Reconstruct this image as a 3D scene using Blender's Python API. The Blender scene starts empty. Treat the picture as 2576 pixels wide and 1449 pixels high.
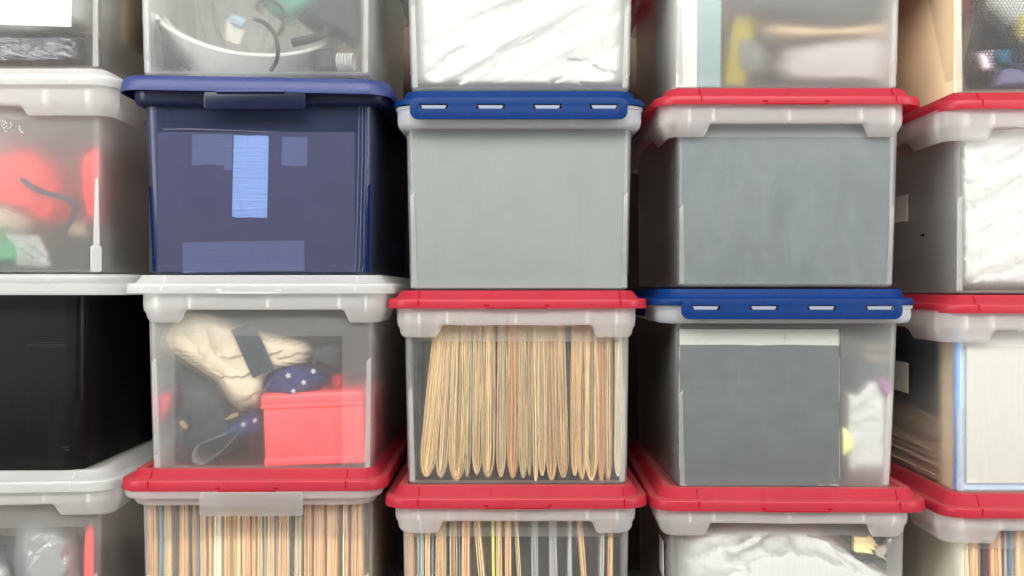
import bpy, bmesh, math, random
from mathutils import Vector, Matrix, noise

# ------------------------------------------------------------------ camera, light, exposure
S = 0.00055          # metres per layout unit at the front plane (y = 0)
D = 1.35             # camera distance to the front plane
scene = bpy.context.scene
col = scene.collection
cam_d = bpy.data.cameras.new('camera'); cam = bpy.data.objects.new('camera', cam_d); col.objects.link(cam)
cam.location = (0, -D, 0); cam.rotation_euler = (math.radians(90), 0, 0)
cam_d.sensor_width = 36; cam_d.lens = 36 * D / (2576 * S); cam_d.clip_start = 0.05; cam_d.clip_end = 50
scene.camera = cam
world = bpy.data.worlds.new('World'); scene.world = world; world.use_nodes = True
bg = world.node_tree.nodes['Background']
bg.inputs[0].default_value = (0.94, 0.98, 1.0, 1); bg.inputs[1].default_value = 0.28
def area(name, loc, aim, sx, sy, power, colour):
    l = bpy.data.lights.new(name, 'AREA'); l.shape = 'RECTANGLE'; l.size = sx; l.size_y = sy
    l.energy = power; l.color = colour
    o = bpy.data.objects.new(name, l); col.objects.link(o); o.location = loc
    o.rotation_euler = (Vector(aim) - Vector(loc)).to_track_quat('-Z', 'Y').to_euler()
    return o
area('softbox_lamp', (-0.30, -2.65, 2.0), (0, 0, -0.1), 4.2, 1.15, 285, (1.0, 0.985, 0.955))
area('side_fill', (-2.35, -1.65, .45), (0, 0, 0), 1.2, 1.7, 70, (1.0, 0.98, 0.95))  # unseen fill lights added left and right to brighten the box contents
area('side_fill', (2.35, -1.65, .45), (0, 0, 0), 1.2, 1.7, 70, (1.0, 0.98, 0.95))
vs = scene.view_settings
vs.view_transform = 'Standard'; vs.look = 'None'; vs.exposure = -0.1; vs.gamma = 1.0; vs.use_curve_mapping = False
cy = scene.cycles
cy.use_denoising = True; cy.denoiser = 'OPENIMAGEDENOISE'
cy.max_bounces = 18; cy.transmission_bounces = 16; cy.diffuse_bounces = 5; cy.glossy_bounces = 6; cy.transparent_max_bounces = 24
cy.sample_clamp_indirect = 6.0; cy.caustics_refractive = True; cy.caustics_reflective = True; cy.blur_glossy = 0.6

R = random.Random(7)
def px(n, y=0.0): return n * S * (D + y) / D
def X(u, y=0.0): return (u - 1288) * S * (D + y) / D
def Z(v, y=0.0): return (724.5 - v) * S * (D + y) / D

# ------------------------------------------------------------------ materials
def new_mat(name):
    m = bpy.data.materials.new(name); m.use_nodes = True
    nt = m.node_tree; nt.nodes.clear()
    return m, nt, nt.nodes, nt.links
def node(ns, t, **kw):
    n = ns.new(t)
    for k, v in kw.items():
        if isinstance(k, str) and k.startswith('_'): setattr(n, k[1:], v)
        else: n.inputs[k.replace('__', ' ')].default_value = v
    return n
def rgba(c): return (c[0], c[1], c[2], 1.0)
def mathn(ns, ln, op, a, b=None, c=None):
    n = ns.new('ShaderNodeMath'); n.operation = op
    for i, v in enumerate((a, b, c)):
        if v is None: continue
        if hasattr(v, 'is_output'): ln.new(v, n.inputs[i])
        else: n.inputs[i].default_value = v
    return n.outputs[0]
def scratch_bump(ns, ln, tc, strength, scale=60.0):
    """fine moulded grain, used as bump"""
    n1 = node(ns, 'ShaderNodeTexNoise', Scale=scale * 8, Detail=2.0)
    ln.new(tc, n1.inputs['Vector'])
    b = node(ns, 'ShaderNodeBump', Strength=strength, Distance=0.0006)
    ln.new(n1.outputs[0], b.inputs['Height'])
    return b.outputs[0]
def smudge(ns, ln, tc, scale):
    """handling marks: long fine scratches and cloudy scuffs, 0..1"""
    mp = node(ns, 'ShaderNodeMapping'); mp.inputs['Scale'].default_value = (scale * 14, 1, scale * 1.2)
    ln.new(tc, mp.inputs['Vector'])
    a = node(ns, 'ShaderNodeTexNoise', Scale=1.0, Detail=5.0, Roughness=0.65); ln.new(mp.outputs[0], a.inputs['Vector'])
    c = node(ns, 'ShaderNodeTexNoise', Scale=scale * 0.9, Detail=4.0, Roughness=0.6); ln.new(tc, c.inputs['Vector'])
    s = mathn(ns, ln, 'MULTIPLY', a.outputs[0], c.outputs[0])
    r = node(ns, 'ShaderNodeMapRange'); ln.new(s, r.inputs[0])
    r.inputs[1].default_value = 0.18; r.inputs[2].default_value = 0.5
    return r.outputs[0]

def plastic(name, tint=(.985, .99, .985), veil=(.86, .87, .86), haze=.07, rough=.3, window=None, win_rough=.16, trans=.72, smud=.05, absorb=None, clear=0.0, frost=None, clear_out=0.0):
    """translucent moulded sheet: rough clear polymer plus a scattering share.
    window = (x0, x1, z0, z1) in object space: the polished panel of the front wall."""
    m, nt, ns, ln = new_mat(name)
    tc = ns.new('ShaderNodeTexCoord')
    g = node(ns, 'ShaderNodeBsdfGlass', Color=rgba(tint), IOR=1.42); g.distribution = 'GGX'
    g.inputs['Roughness'].default_value = rough
    if window:
        sp = ns.new('ShaderNodeSeparateXYZ'); ln.new(tc.outputs['Object'], sp.inputs[0])
        x0, x1, z0, z1 = window
        a = mathn(ns, ln, 'GREATER_THAN', sp.outputs[0], x0); b = mathn(ns, ln, 'LESS_THAN', sp.outputs[0], x1)
        c = mathn(ns, ln, 'GREATER_THAN', sp.outputs[2], z0); d = mathn(ns, ln, 'LESS_THAN', sp.outputs[2], z1)
        w = mathn(ns, ln, 'MULTIPLY', mathn(ns, ln, 'MULTIPLY', a, b), mathn(ns, ln, 'MULTIPLY', c, d))
        rr_ = mathn(ns, ln, 'MULTIPLY_ADD', w, win_rough - rough, rough)
        ln.new(rr_, g.inputs['Roughness'])
    if clear or clear_out:                                # share of light that passes straight through: most in the polished panel, less in the frosted frame
        tp_ = node(ns, 'ShaderNodeBsdfTransparent', Color=rgba(tint)); mc_ = ns.new('ShaderNodeMixShader')
        if window: ln.new(mathn(ns, ln, 'MULTIPLY_ADD', w, clear - clear_out, clear_out), mc_.inputs[0])
        else: mc_.inputs[0].default_value = clear
        ln.new(g.outputs[0], mc_.inputs[1]); ln.new(tp_.outputs[0], mc_.inputs[2]); g = mc_
    df = node(ns, 'ShaderNodeBsdfDiffuse', Color=rgba(veil)); tr = node(ns, 'ShaderNodeBsdfTranslucent', Color=rgba(veil))
    h = node(ns, 'ShaderNodeMixShader', Fac=trans); ln.new(df.outputs[0], h.inputs[1]); ln.new(tr.outputs[0], h.inputs[2])
    mx = node(ns, 'ShaderNodeMixShader', Fac=haze); ln.new(g.outputs[0], mx.inputs[1]); ln.new(h.outputs[0], mx.inputs[2])
    hz = haze
    if window and frost:                                  # frost haze on front wall only; side walls kept darker for the shaded gaps
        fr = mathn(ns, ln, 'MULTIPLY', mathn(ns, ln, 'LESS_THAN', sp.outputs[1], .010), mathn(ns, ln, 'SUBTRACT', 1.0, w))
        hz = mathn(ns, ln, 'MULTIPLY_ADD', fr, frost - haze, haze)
    if smud:
        sm = smudge(ns, ln, tc.outputs['Object'], 14)
        hz = mathn(ns, ln, 'MULTIPLY_ADD', sm, smud, hz)
    if hasattr(hz, 'is_output'): ln.new(hz, mx.inputs[0])
    o = ns.new('ShaderNodeOutputMaterial'); ln.new(mx.outputs[0], o.inputs[0])
    if absorb:
        va = node(ns, 'ShaderNodeVolumeAbsorption', Color=rgba(absorb[0]), Density=absorb[1]); ln.new(va.outputs[0], o.inputs['Volume'])
    return m

def coloured(name, colour, trans=.3, rough=.32, grain=.25, dust=0.0, spec=.45, var=.12, deep=None, glass=0.0, glass_tint=None, scuff=.16):
    """coloured moulded plastic, slightly light-passing, with grain and dust"""
    m, nt, ns, ln = new_mat(name)
    tc = ns.new('ShaderNodeTexCoord')
    p = node(ns, 'ShaderNodeBsdfPrincipled', Roughness=rough); p.inputs['Specular IOR Level'].default_value = spec
    n = node(ns, 'ShaderNodeTexNoise', Scale=24.0, Detail=4.0); ln.new(tc.outputs['Object'], n.inputs['Vector'])
    mixc = node(ns, 'ShaderNodeMix', _data_type='RGBA'); mixc.inputs[6].default_value = rgba([c * (1 - var) for c in colour]); mixc.inputs[7].default_value = rgba([min(1, c * (1 + var)) for c in colour])
    ln.new(n.outputs[0], mixc.inputs[0])
    csock = mixc.outputs[2]
    if dust:
        ge = ns.new('ShaderNodeNewGeometry'); sp = ns.new('ShaderNodeSeparateXYZ'); ln.new(ge.outputs['Normal'], sp.inputs[0])
        up = mathn(ns, ln, 'POWER', mathn(ns, ln, 'MAXIMUM', sp.outputs[2], 0.0), 14.0)
        n2 = node(ns, 'ShaderNodeTexNoise', Scale=90.0, Detail=6.0, Roughness=.7); ln.new(tc.outputs['Object'], n2.inputs['Vector'])
        k = mathn(ns, ln, 'MULTIPLY', mathn(ns, ln, 'MULTIPLY', up, n2.outputs[0]), dust)
        md = node(ns, 'ShaderNodeMix', _data_type='RGBA'); md.inputs[7].default_value = (.55, .42, .33, 1)
        ln.new(csock, md.inputs[6]); ln.new(k, md.inputs[0]); csock = md.outputs[2]
    if scuff:
        sm = smudge(ns, ln, tc.outputs['Object'], 9); ms = node(ns, 'ShaderNodeMix', _data_type='RGBA'); ms.inputs[7].default_value = rgba([c * .55 + .28 for c in colour])
        ln.new(csock, ms.inputs[6]); ln.new(mathn(ns, ln, 'MULTIPLY', sm, scuff), ms.inputs[0]); csock = ms.outputs[2]
        ln.new(mathn(ns, ln, 'MULTIPLY_ADD', sm, .22, rough), p.inputs['Roughness'])
    ln.new(csock, p.inputs['Base Color'])
    if grain:
        ln.new(scratch_bump(ns, ln, tc.outputs['Object'], grain, 110), p.inputs['Normal'])
    t = ns.new('ShaderNodeBsdfTranslucent')
    ln.new(csock, t.inputs[0])
    if deep: t.inputs[0].default_value = rgba(deep); [ln.remove(l) for l in list(t.inputs[0].links)]
    mx = node(ns, 'ShaderNodeMixShader', Fac=trans); ln.new(p.outputs[0], mx.inputs[1]); ln.new(t.outputs[0], mx.inputs[2])
    if glass:
        g = node(ns, 'ShaderNodeBsdfGlass', Color=rgba(glass_tint), IOR=1.42, Roughness=.36)
        m2 = node(ns, 'ShaderNodeMixShader', Fac=glass); ln.new(mx.outputs[0], m2.inputs[1]); ln.new(g.outputs[0], m2.inputs[2]); mx = m2
    o = ns.new('ShaderNodeOutputMaterial'); ln.new(mx.outputs[0], o.inputs[0])
    return m

def matte(name, colour, rough=.8, var=.15, scale=30.0, stretch=(1, 1, 1), bump=0.0, trans=0.0, spec=.2, attr=False, sheen=0.0, bscale=None, crease=None):
    m, nt, ns, ln = new_mat(name)
    tc = ns.new('ShaderNodeTexCoord')
    mp = node(ns, 'ShaderNodeMapping'); mp.inputs['Scale'].default_value = stretch; ln.new(tc.outputs['Object'], mp.inputs['Vector'])
    n = node(ns, 'ShaderNodeTexNoise', Scale=scale, Detail=6.0, Roughness=.62); ln.new(mp.outputs[0], n.inputs['Vector'])
    p = node(ns, 'ShaderNodeBsdfPrincipled', Roughness=rough); p.inputs['Specular IOR Level'].default_value = spec
    if attr:
        at = ns.new('ShaderNodeAttribute'); at.attribute_name = 'tone'
        f = node(ns, 'ShaderNodeMapRange'); ln.new(n.outputs[0], f.inputs[0]); f.inputs[3].default_value = 1 - var; f.inputs[4].default_value = 1 + var
        vm = ns.new('ShaderNodeVectorMath'); vm.operation = 'SCALE'; ln.new(at.outputs['Color'], vm.inputs[0]); ln.new(f.outputs[0], vm.inputs['Scale'])
        cs = vm.outputs[0]
    else:
        mc = node(ns, 'ShaderNodeMix', _data_type='RGBA'); mc.inputs[6].default_value = rgba([c * (1 - var) for c in colour]); mc.inputs[7].default_value = rgba([min(1, c * (1 + var)) for c in colour])
        ln.new(n.outputs[0], mc.inputs[0]); cs = mc.outputs[2]
    ln.new(cs, p.inputs['Base Color'])
    if bump:
        n3 = node(ns, 'ShaderNodeTexNoise', Scale=bscale or scale * 3, Detail=5.0); ln.new(mp.outputs[0], n3.inputs['Vector'])
        b = node(ns, 'ShaderNodeBump', Strength=bump, Distance=0.002); ln.new(n3.outputs[0], b.inputs['Height']); ln.new(b.outputs[0], p.inputs['Normal'])
    if crease:                                            # sharp film creases: (strength, scale, angle, stretch)
        cs_, csc, can, cst = crease
        mpr = node(ns, 'ShaderNodeMapping'); mpr.inputs['Rotation'].default_value = (0, can, 0); ln.new(tc.outputs['Object'], mpr.inputs['Vector'])
        mps = node(ns, 'ShaderNodeMapping'); mps.inputs['Scale'].default_value = (1, 1, cst); ln.new(mpr.outputs[0], mps.inputs['Vector'])
        nr_ = node(ns, 'ShaderNodeTexNoise', Scale=csc, Detail=5.0, Roughness=.55, Distortion=.35); nr_.noise_type = 'RIDGED_MULTIFRACTAL'; ln.new(mps.outputs[0], nr_.inputs['Vector'])
        b2 = node(ns, 'ShaderNodeBump', Strength=cs_, Distance=.010); ln.new(nr_.outputs[0], b2.inputs['Height'])
        if p.inputs['Normal'].links: ln.new(p.inputs['Normal'].links[0].from_socket, b2.inputs['Normal'])
        ln.new(b2.outputs[0], p.inputs['Normal'])
    o = ns.new('ShaderNodeOutputMaterial')
    if trans:
        t = ns.new('ShaderNodeBsdfTranslucent'); ln.new(cs, t.inputs[0])
        mx = node(ns, 'ShaderNodeMixShader', Fac=trans); ln.new(p.outputs[0], mx.inputs[1]); ln.new(t.outputs[0], mx.inputs[2]); ln.new(mx.outputs[0], o.inputs[0])
    else: ln.new(p.outputs[0], o.inputs[0])
    return m

M = {}
M['collar'] = plastic('milky collar plastic', haze=.25, rough=.36, veil=(.96, .96, .95), smud=.05, trans=.6, clear=.25)
M['rail'] = plastic('corner rail plastic', haze=.26, rough=.35, veil=(.93, .93, .92), smud=0, trans=.5)
M['rib'] = plastic('edge rib plastic', haze=.5, rough=.35, veil=(.95, .945, .94), smud=0, trans=.55)
M['clip_collar'] = plastic('pale thick collar plastic', haze=.46, rough=.42, veil=(.87, .9, .94), smud=.05)
M['white_lid'] = plastic('milky lid plastic', haze=.42, rough=.45, veil=(.93, .94, .93), smud=.04)
M['red'] = coloured('red lid plastic', (.60, .046, .080), trans=.55, rough=.34, grain=.12, dust=.8, scuff=.12, glass=.34, glass_tint=(.98, .46, .52))
M['red_deep'] = coloured('thick red plastic', (.30, .004, .012), trans=.25, rough=.5, grain=.1, spec=.1, scuff=0)
M['blue'] = coloured('royal blue lid plastic', (.0, .019, .097), trans=.10, rough=.42, grain=.35, spec=.14, scuff=.012)
M['navy_lid'] = coloured('navy lid plastic', (.015, .027, .115), trans=.12, rough=.42, grain=.5, spec=.45, scuff=.05)
M['black'] = coloured('black box plastic', (.0035, .0035, .003), trans=0, rough=.5, grain=.2, spec=.12, scuff=.006)
M['tab_white'] = matte('white latch tab', (.17, .19, .24), rough=.7, var=.04)
M['wall'] = matte('dim painted wall', (.10, .075, .055), var=.2, scale=6)
M['floor'] = matte('concrete floor', (.22, .2, .18), var=.2, scale=12)

# ------------------------------------------------------------------ mesh helpers
def link(name, verts, faces, mat, parent=None, smooth=35, mods=None, loc=None):
    me = bpy.data.meshes.new(name); me.from_pydata([tuple(v) for v in verts], [], faces); me.update()
    bm = bmesh.new(); bm.from_mesh(me); bmesh.ops.recalc_face_normals(bm, faces=bm.faces); bm.to_mesh(me); bm.free()
    if smooth:
        me.polygons.foreach_set('use_smooth', [True] * len(me.polygons)); me.set_sharp_from_angle(angle=math.radians(smooth))
    o = bpy.data.objects.new(name, me); col.objects.link(o)
    if mat is not None: me.materials.append(mat)
    if parent is not None: o.parent = parent
    if loc is not None: o.location = loc
    return o
def solidify(o, t, offset=-1.0):
    md = o.modifiers.new('thickness', 'SOLIDIFY'); md.thickness = t; md.offset = offset; md.use_even_offset = True
    return o
def bevel(o, w, seg=2):
    md = o.modifiers.new('edges', 'BEVEL'); md.width = w; md.segments = seg; md.limit_method = 'ANGLE'; md.angle_limit = math.radians(40)
    return o
def ring(w2, y0, y1, r, z, n=6, zf=None, xo=0.0):
    """rounded rectangle, seen from above, from x=-w2..w2 and y0..y1"""
    r = max(min(r, w2 * .98, (y1 - y0) * .49), 1e-4); out = []
    for cx, cyy, a0 in ((w2 - r, y0 + r, -90), (w2 - r, y1 - r, 0), (-w2 + r, y1 - r, 90), (-w2 + r, y0 + r, 180)):
        for i in range(n + 1):
            a = math.radians(a0 + 90 * i / n)
            x, y = cx + r * math.cos(a), cyy + r * math.sin(a)
            out.append(Vector((x + xo, y, z if zf is None else zf(x, y, z))))
    return out
def loft(rings, cap_first=False, cap_last=False):
    n = len(rings[0]); vs_, fs = [], []
    for r in rings: vs_ += r
    for k in range(len(rings) - 1):
        for i in range(n):
            j = (i + 1) % n
            fs.append((k * n + i, k * n + j, (k + 1) * n + j, (k + 1) * n + i))
    if cap_first: fs.append(tuple(reversed(range(n))))
    if cap_last: fs.append(tuple((len(rings) - 1) * n + i for i in range(n)))
    return vs_, fs
def boxm(x0, x1, y0, y1, z0, z1):
    v = [Vector(p) for p in ((x0, y0, z0), (x1, y0, z0), (x1, y1, z0), (x0, y1, z0), (x0, y0, z1), (x1, y0, z1), (x1, y1, z1), (x0, y1, z1))]
    f = [(0, 3, 2, 1), (4, 5, 6, 7), (0, 1, 5, 4), (1, 2, 6, 5), (2, 3, 7, 6), (3, 0, 4, 7)]
    return v, f
def join(*parts):
    vs_, fs = [], []
    for v, f in parts:
        b = len(vs_); vs_ += list(v); fs += [tuple(i + b for i in q) for q in f]
    return vs_, fs
def empty(name, loc, yaw=0.0, label=None, cat=None, group=None):
    o = bpy.data.objects.new(name, None); o.empty_display_size = .05; col.objects.link(o)
    o.location = loc; o.rotation_euler = (0, 0, math.radians(yaw)); tag(o, label, cat, group)
    return o
def tag(o, label=None, cat=None, group=None, kind=None):
    if label: o['label'] = label
    if cat: o['category'] = cat
    if group: o['group'] = group
    if kind: o['kind'] = kind
    return o
def tube(pts, rad, n=8, closed_ends=True, radii=None, flat=1.0):
    """tube along a polyline"""
    vs_, fs = [], []; up = Vector((0, 1, 0))
    for i, p in enumerate(pts):
        a = pts[max(0, i - 1)]; b = pts[min(len(pts) - 1, i + 1)]
        t = (Vector(b) - Vector(a)).normalized()
        s = t.cross(up)
        if s.length < 1e-4: s = t.cross(Vector((1, 0, 0)))
        s.normalize(); q = s.cross(t).normalized()
        r = radii[i] if radii else rad
        for k in range(n):
            an = 2 * math.pi * k / n
            vs_.append(Vector(p) + s * (r * math.cos(an)) + q * (r * flat * math.sin(an)))
    for i in range(len(pts) - 1):
        for k in range(n):
            j = (k + 1) % n
            fs.append((i * n + k, i * n + j, (i + 1) * n + j, (i + 1) * n + k))
    if closed_ends:
        fs.append(tuple(range(n))); fs.append(tuple((len(pts) - 1) * n + k for k in range(n)))
    return vs_, fs
def spline(ctrl, seg=8):
    """Catmull-Rom through control points"""
    c = [Vector(p) for p in ctrl]; c = [c[0] * 2 - c[1]] + c + [c[-1] * 2 - c[-2]]; out = []
    for i in range(1, len(c) - 2):
        for k in range(seg):
            t = k / seg; p0, p1, p2, p3 = c[i - 1:i + 3]
            out.append(.5 * ((2 * p1) + (p2 - p0) * t + (2 * p0 - 5 * p1 + 4 * p2 - p3) * t * t + (3 * p1 - p0 - 3 * p2 + p3) * t ** 3))
    out.append(c[-2]); return out

# ------------------------------------------------------------------ setting
tag(link('floor', *boxm(-3, 3, -3, 1.2, Z(1760) - .1, Z(1760)), M['floor'], smooth=0), kind='structure')
tag(link('wall', *boxm(-3, 3, .62, .72, Z(1760), 1.6), M['wall'], smooth=0), kind='structure')

# ------------------------------------------------------------------ containers
OV = .024       # how far lids stand out in front of the body wall
class Box: pass
def base(name, label, cat, ul, ur, vb, yaw=0.0, y0=0.0, group='stacked storage boxes'):
    """root at the base, middle of the front wall"""
    b = Box(); b.y0 = y0; b.cu = (ul + ur) / 2; b.vb = vb
    b.cx = X(b.cu, y0); b.z0 = Z(vb, y0 + .007)
    b.root = empty(name, (b.cx, y0, b.z0), yaw, label, cat, group)
    b.lx = lambda u, y=0.0: X(u, y0 + y) - b.cx          # layout -> local x at local depth y
    b.lz = lambda v, y=0.0: Z(v, y0 + y) - b.z0
    return b
def make_body(b, ul, ur, ubl, ubr, v_top, mat, depth=.43, rad=.011, thick=.0019, rails=True, rail_mat=None, rail_top=None, line=True):
    z1 = b.lz(v_top); b.depth = depth
    ys = rad * .9
    xt = (b.lx(ur, ys) - b.lx(ul, ys)) / 2; xb = (b.lx(ubr, ys + .004) - b.lx(ubl, ys + .004)) / 2
    xot = (b.lx(ur, ys) + b.lx(ul, ys)) / 2; xob = (b.lx(ubr, ys) + b.lx(ubl, ys)) / 2
    b.xt, b.xb, b.zt = xt, xb, z1
    tp = .004                                            # front and back walls lean in slightly
    rg = [ring(xt, 0, depth, rad, z1, xo=xot), ring((xt + xb) / 2, tp * .5, depth - tp * .5, rad, z1 / 2, xo=(xot + xob) / 2),
          ring(xb + .0002, tp, depth - tp, rad, .0215, xo=xob), ring(xb - .0004, tp + .0006, depth - tp - .0006, rad, .0205, xo=xob), ring(xb - .0004, tp + .0006, depth - tp - .0006, rad, .006, xo=xob), ring(xb - .0017, tp + .0018, depth - tp - .0018, rad - .001, .0015, xo=xob),
          ring(xb - .005, tp + .005, depth - tp - .005, rad - .003, 0, xo=xob)]
    o = link('body', *loft(rg, cap_last=True), mat, b.root, smooth=30); solidify(o, thick)
    b.body = o
    if rails:
        rm = rail_mat or M['rail']; zt = b.lz(rail_top) if rail_top else z1 * .5
        for s in (-1, 1):
            # stacking rail moulded inside the front corner: thin tapering fin
            xa = xob + s * (xb - .0075); xc = xot * .5 + xob * .5 + s * ((xt + xb) / 2 - .0065)
            v = [(xa - .0034, tp + .0032, .004), (xa + .0034, tp + .0032, .004), (xa + .0034, tp + .0062, .004), (xa - .0034, tp + .0062, .004),
                 (xc - .0026, tp * .5 + .0032, zt), (xc + .0026, tp * .5 + .0032, zt * 1.04), (xc + .0026, tp * .5 + .0055, zt), (xc - .0026, tp * .5 + .0055, zt)]
            link('corner_rail', v, boxm(0, 1, 0, 1, 0, 1)[1], rm, o)
    return o
def make_lid(b, lul, lur, v_top, v_rt, v_rb, mat, rad=.036, ledge=.010, slope=.010, recess=.003, deep=None, clips=(), marks=(), thick=.0022, name='lid', depth_extra=None):
    """stepped snap lid: rim band, ledge, sloped raised platform with a shallow recess"""
    y = -OV; ys = -OV + rad * .85; w2 = (b.lx(lur, ys) - b.lx(lul, ys)) / 2; xo = (b.lx(lur, ys) + b.lx(lul, ys)) / 2
    zt, zr, zb = b.lz(v_top, y + ledge + slope), b.lz(v_rt, y + .003), b.lz(v_rb, y)
    y1 = b.depth + OV
    def rg(e, z): return ring(w2 - e, -OV + e, y1 - e, rad - e * .75, z, n=9, xo=xo)
    rs = [rg(0, zb), rg(-.0006, zb + .001), rg(.0003, zr - .0022), rg(.0008, zr - .0007), rg(.0020, zr), rg(ledge, zr + .0002), rg(ledge + .0010, zr + .0010),
          rg(ledge + slope * .8, zt - .0016), rg(ledge + slope, zt), rg(ledge + slope + .010, zt), rg(ledge + slope + .012, zt - recess)]
    o = link(name, *loft(rs, cap_last=True), mat, b.root, smooth=40); solidify(o, thick)
    b.lid, b.lw2, b.lxo, b.lzb, b.lzr, b.lzt = o, w2, xo, zb, zr, zt
    dm = deep or mat
    if clips:                                           # snap tab: two thick marks joined by a thin lip
        ua, ub = clips
        xa, xb_ = b.lx(ua, y), b.lx(ub, y)
        for xx in (xa, xb_):
            q = link('snap_mark', *boxm(xx - .0036, xx + .0036, -OV - .0011, -OV + .0008, zb + .0030, zb + .0056), dm, o); bevel(q, .0009)
        q = link('snap_lip', *boxm(xa, xb_, -OV - .0016, -OV + .0005, zb - .0002, zb + .0014), dm, o); bevel(q, .0004)
    for u in marks:                                     # moulded strengthening ribs inside rim and slope
        xx = b.lx(u, y)
        link('lid_rib', *boxm(xx - .0009, xx + .0009, -OV - .0004, -OV + .0022, zb + .002, zr - .001), dm, o)
        v, f = boxm(xx - .0009, xx + .0009, 0, 1, 0, 1)
        e0, e1 = -OV + ledge + .0003, -OV + ledge + slope * .8 - .0003
        yy = [e0, e0, e0 + .001, e0 + .001, e1, e1, e1 + .001, e1 + .001]; zz = [zr + .0012] * 4 + [zt - .0014] * 4
        link('lid_rib', [(p.x, yy[i] if i in (0, 1, 4, 5) else yy[i], zz[i]) for i, p in enumerate(v)], f, dm, o)
    return o
def make_collar(b, cul, cur, v_c, v_f, oul, our, mat, ribs=(), side_ribs='', step=.011):
    """flared collar with deep hand-grip corners and a shallower middle"""
    y = -OV * .8; co = .0165
    w2 = (b.lx(cur, y) - b.lx(cul, y)) / 2; xo = (b.lx(cur, y) + b.lx(cul, y)) / 2
    y0, y1 = -co, b.depth + co; r = .03
    zt = b.lzb + .003; zc = b.lz(v_c, y); zf = b.lz(v_f, 0)
    xl, xr = b.lx(oul, y), b.lx(our, y)
    # perimeter: front edge gets extra points at the steps
    pts = []
    def corner(cx, cyy, a0, n=7):
        for i in range(n + 1):
            a = math.radians(a0 + 90 * i / n); pts.append((cx + r * math.cos(a), cyy + r * math.sin(a), math.cos(a), math.sin(a)))
    fx = sorted([xl - step, xl - step * .75, xl - step * .25, xl, xl + .03, (xl + xr) / 2, xr - .03, xr, xr + step * .25, xr + step * .75, xr + step])
    corner(xo + w2 - r, y0 + r, -90)
    dm = b.depth
    for yy in (.10, .11, .12, dm - .12, dm - .11, dm - .10): pts.append((xo + w2, yy, 1, 0))
    corner(xo + w2 - r, y1 - r, 0)
    for xx in (xo + .1, xo - .1): pts.append((xx, y1, 0, 1))
    corner(xo - w2 + r, y1 - r, 90)
    for yy in (dm - .10, dm - .11, dm - .12, .12, .11, .10): pts.append((xo - w2, yy, -1, 0))
    corner(xo - w2 + r, y0 + r, 180)
    for xx in fx: pts.append((xx, y0, 0, -1))
    def foot(x, yy, nx, ny):
        """1 in the grip corners, 0 in the middle of a side"""
        def ss(a, b_, t): t = max(0, min(1, (t - a) / (b_ - a))); return t * t * (3 - 2 * t)
        if ny < -.9: return 1 - ss(xl - step, xl, x) * (1 - ss(xr, xr + step, x))
        if abs(nx) > .9: return 1 - ss(.10, .12, yy) * (1 - ss(dm - .12, dm - .10, yy))
        return 1.0
    rows = []
    flare = min(w2 - b.xt - .0012, co - .0012)
    for k in range(7):
        row = []
        for (x, yy, nx, ny) in pts:
            f = foot(x, yy, nx, ny); zlow = zc + (zf - zc) * f
            ins = flare
            if k == 0: d, z = .0, zt
            elif k == 1: d, z = 0.0, zc + .006
            elif k == 2: d, z = .0008, zc + .0015 * (1 - f) - .001 * f
            elif k == 3: d, z = .002 * (1 - f) + .0035 * f, zc - .005 * f
            elif k == 4: d, z = .006 * (1 - f) + .55 * ins * f, zlow + .30 * (zc - zf) * f
            elif k == 5: d, z = .55 * ins * (1 - f) + .85 * ins * f, zlow + .06 * (zc - zf) * f
            else: d, z = ins, zlow
            # distances inward; x shrinks by the side gap, y by the front gap
            dx = d * (w2 - b.xt - .0012) / flare
            row.append(Vector((x - nx * dx, yy - ny * d, z)))
        rows.append(row)
    o = link('collar', *loft(rows), mat, b.root, smooth=45); solidify(o, .0017)
    b.collar = o
    for u in ribs:                                       # upright webs between collar and wall
        xx = b.lx(u, y); f = foot(xx, y0, 0, -1); zl = zc + .001 + (zf - zc) * .55 * f
        v = [(xx - .0014, y0 + .0019, zc + .003), (xx + .0014, y0 + .0019, zc + .003), (xx + .0006, -.0008, zl), (xx - .0006, -.0008, zl),
             (xx - .0005, y0 + .0019, zt - .005), (xx + .0005, y0 + .0019, zt - .005), (xx + .0004, -.0008, zt - .004), (xx - .0004, -.0008, zt - .004)]
        link('rib', v, boxm(0, 1, 0, 1, 0, 1)[1], M['rib'], o)
    for s in side_ribs:
        sg = 1 if s == 'r' else -1; xe = xo + sg * w2
        for yy in (.012, .04, .068, .096):
            v, f = boxm(0, 1, yy - .0008, yy + .0008, 0, 1)
            xa, xb_ = xe - sg * .0021, xo + sg * (b.xt + .0014)
            q = [(xa, yy - .0008, zc), (xb_, yy - .0008, zf + .006), (xb_, yy + .0008, zf + .006), (xa, yy + .0008, zc), (xa, yy - .0008, zt - .004), (xb_, yy - .0008, zt - .004), (xb_, yy + .0008, zt - .004), (xa, yy + .0008, zt - .004)]
            link('rib', q, f, M['rib'], o)
    return o
def box_body_mat(name, b, ul, ur, vt, vb, **kw):
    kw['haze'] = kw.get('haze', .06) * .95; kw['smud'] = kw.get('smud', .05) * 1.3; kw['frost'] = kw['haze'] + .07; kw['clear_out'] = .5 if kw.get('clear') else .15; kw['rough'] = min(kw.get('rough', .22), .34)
    return plastic(name, window=(b.lx(ul), b.lx(ur), b.lz(vb), b.lz(vt)), **kw)

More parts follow.
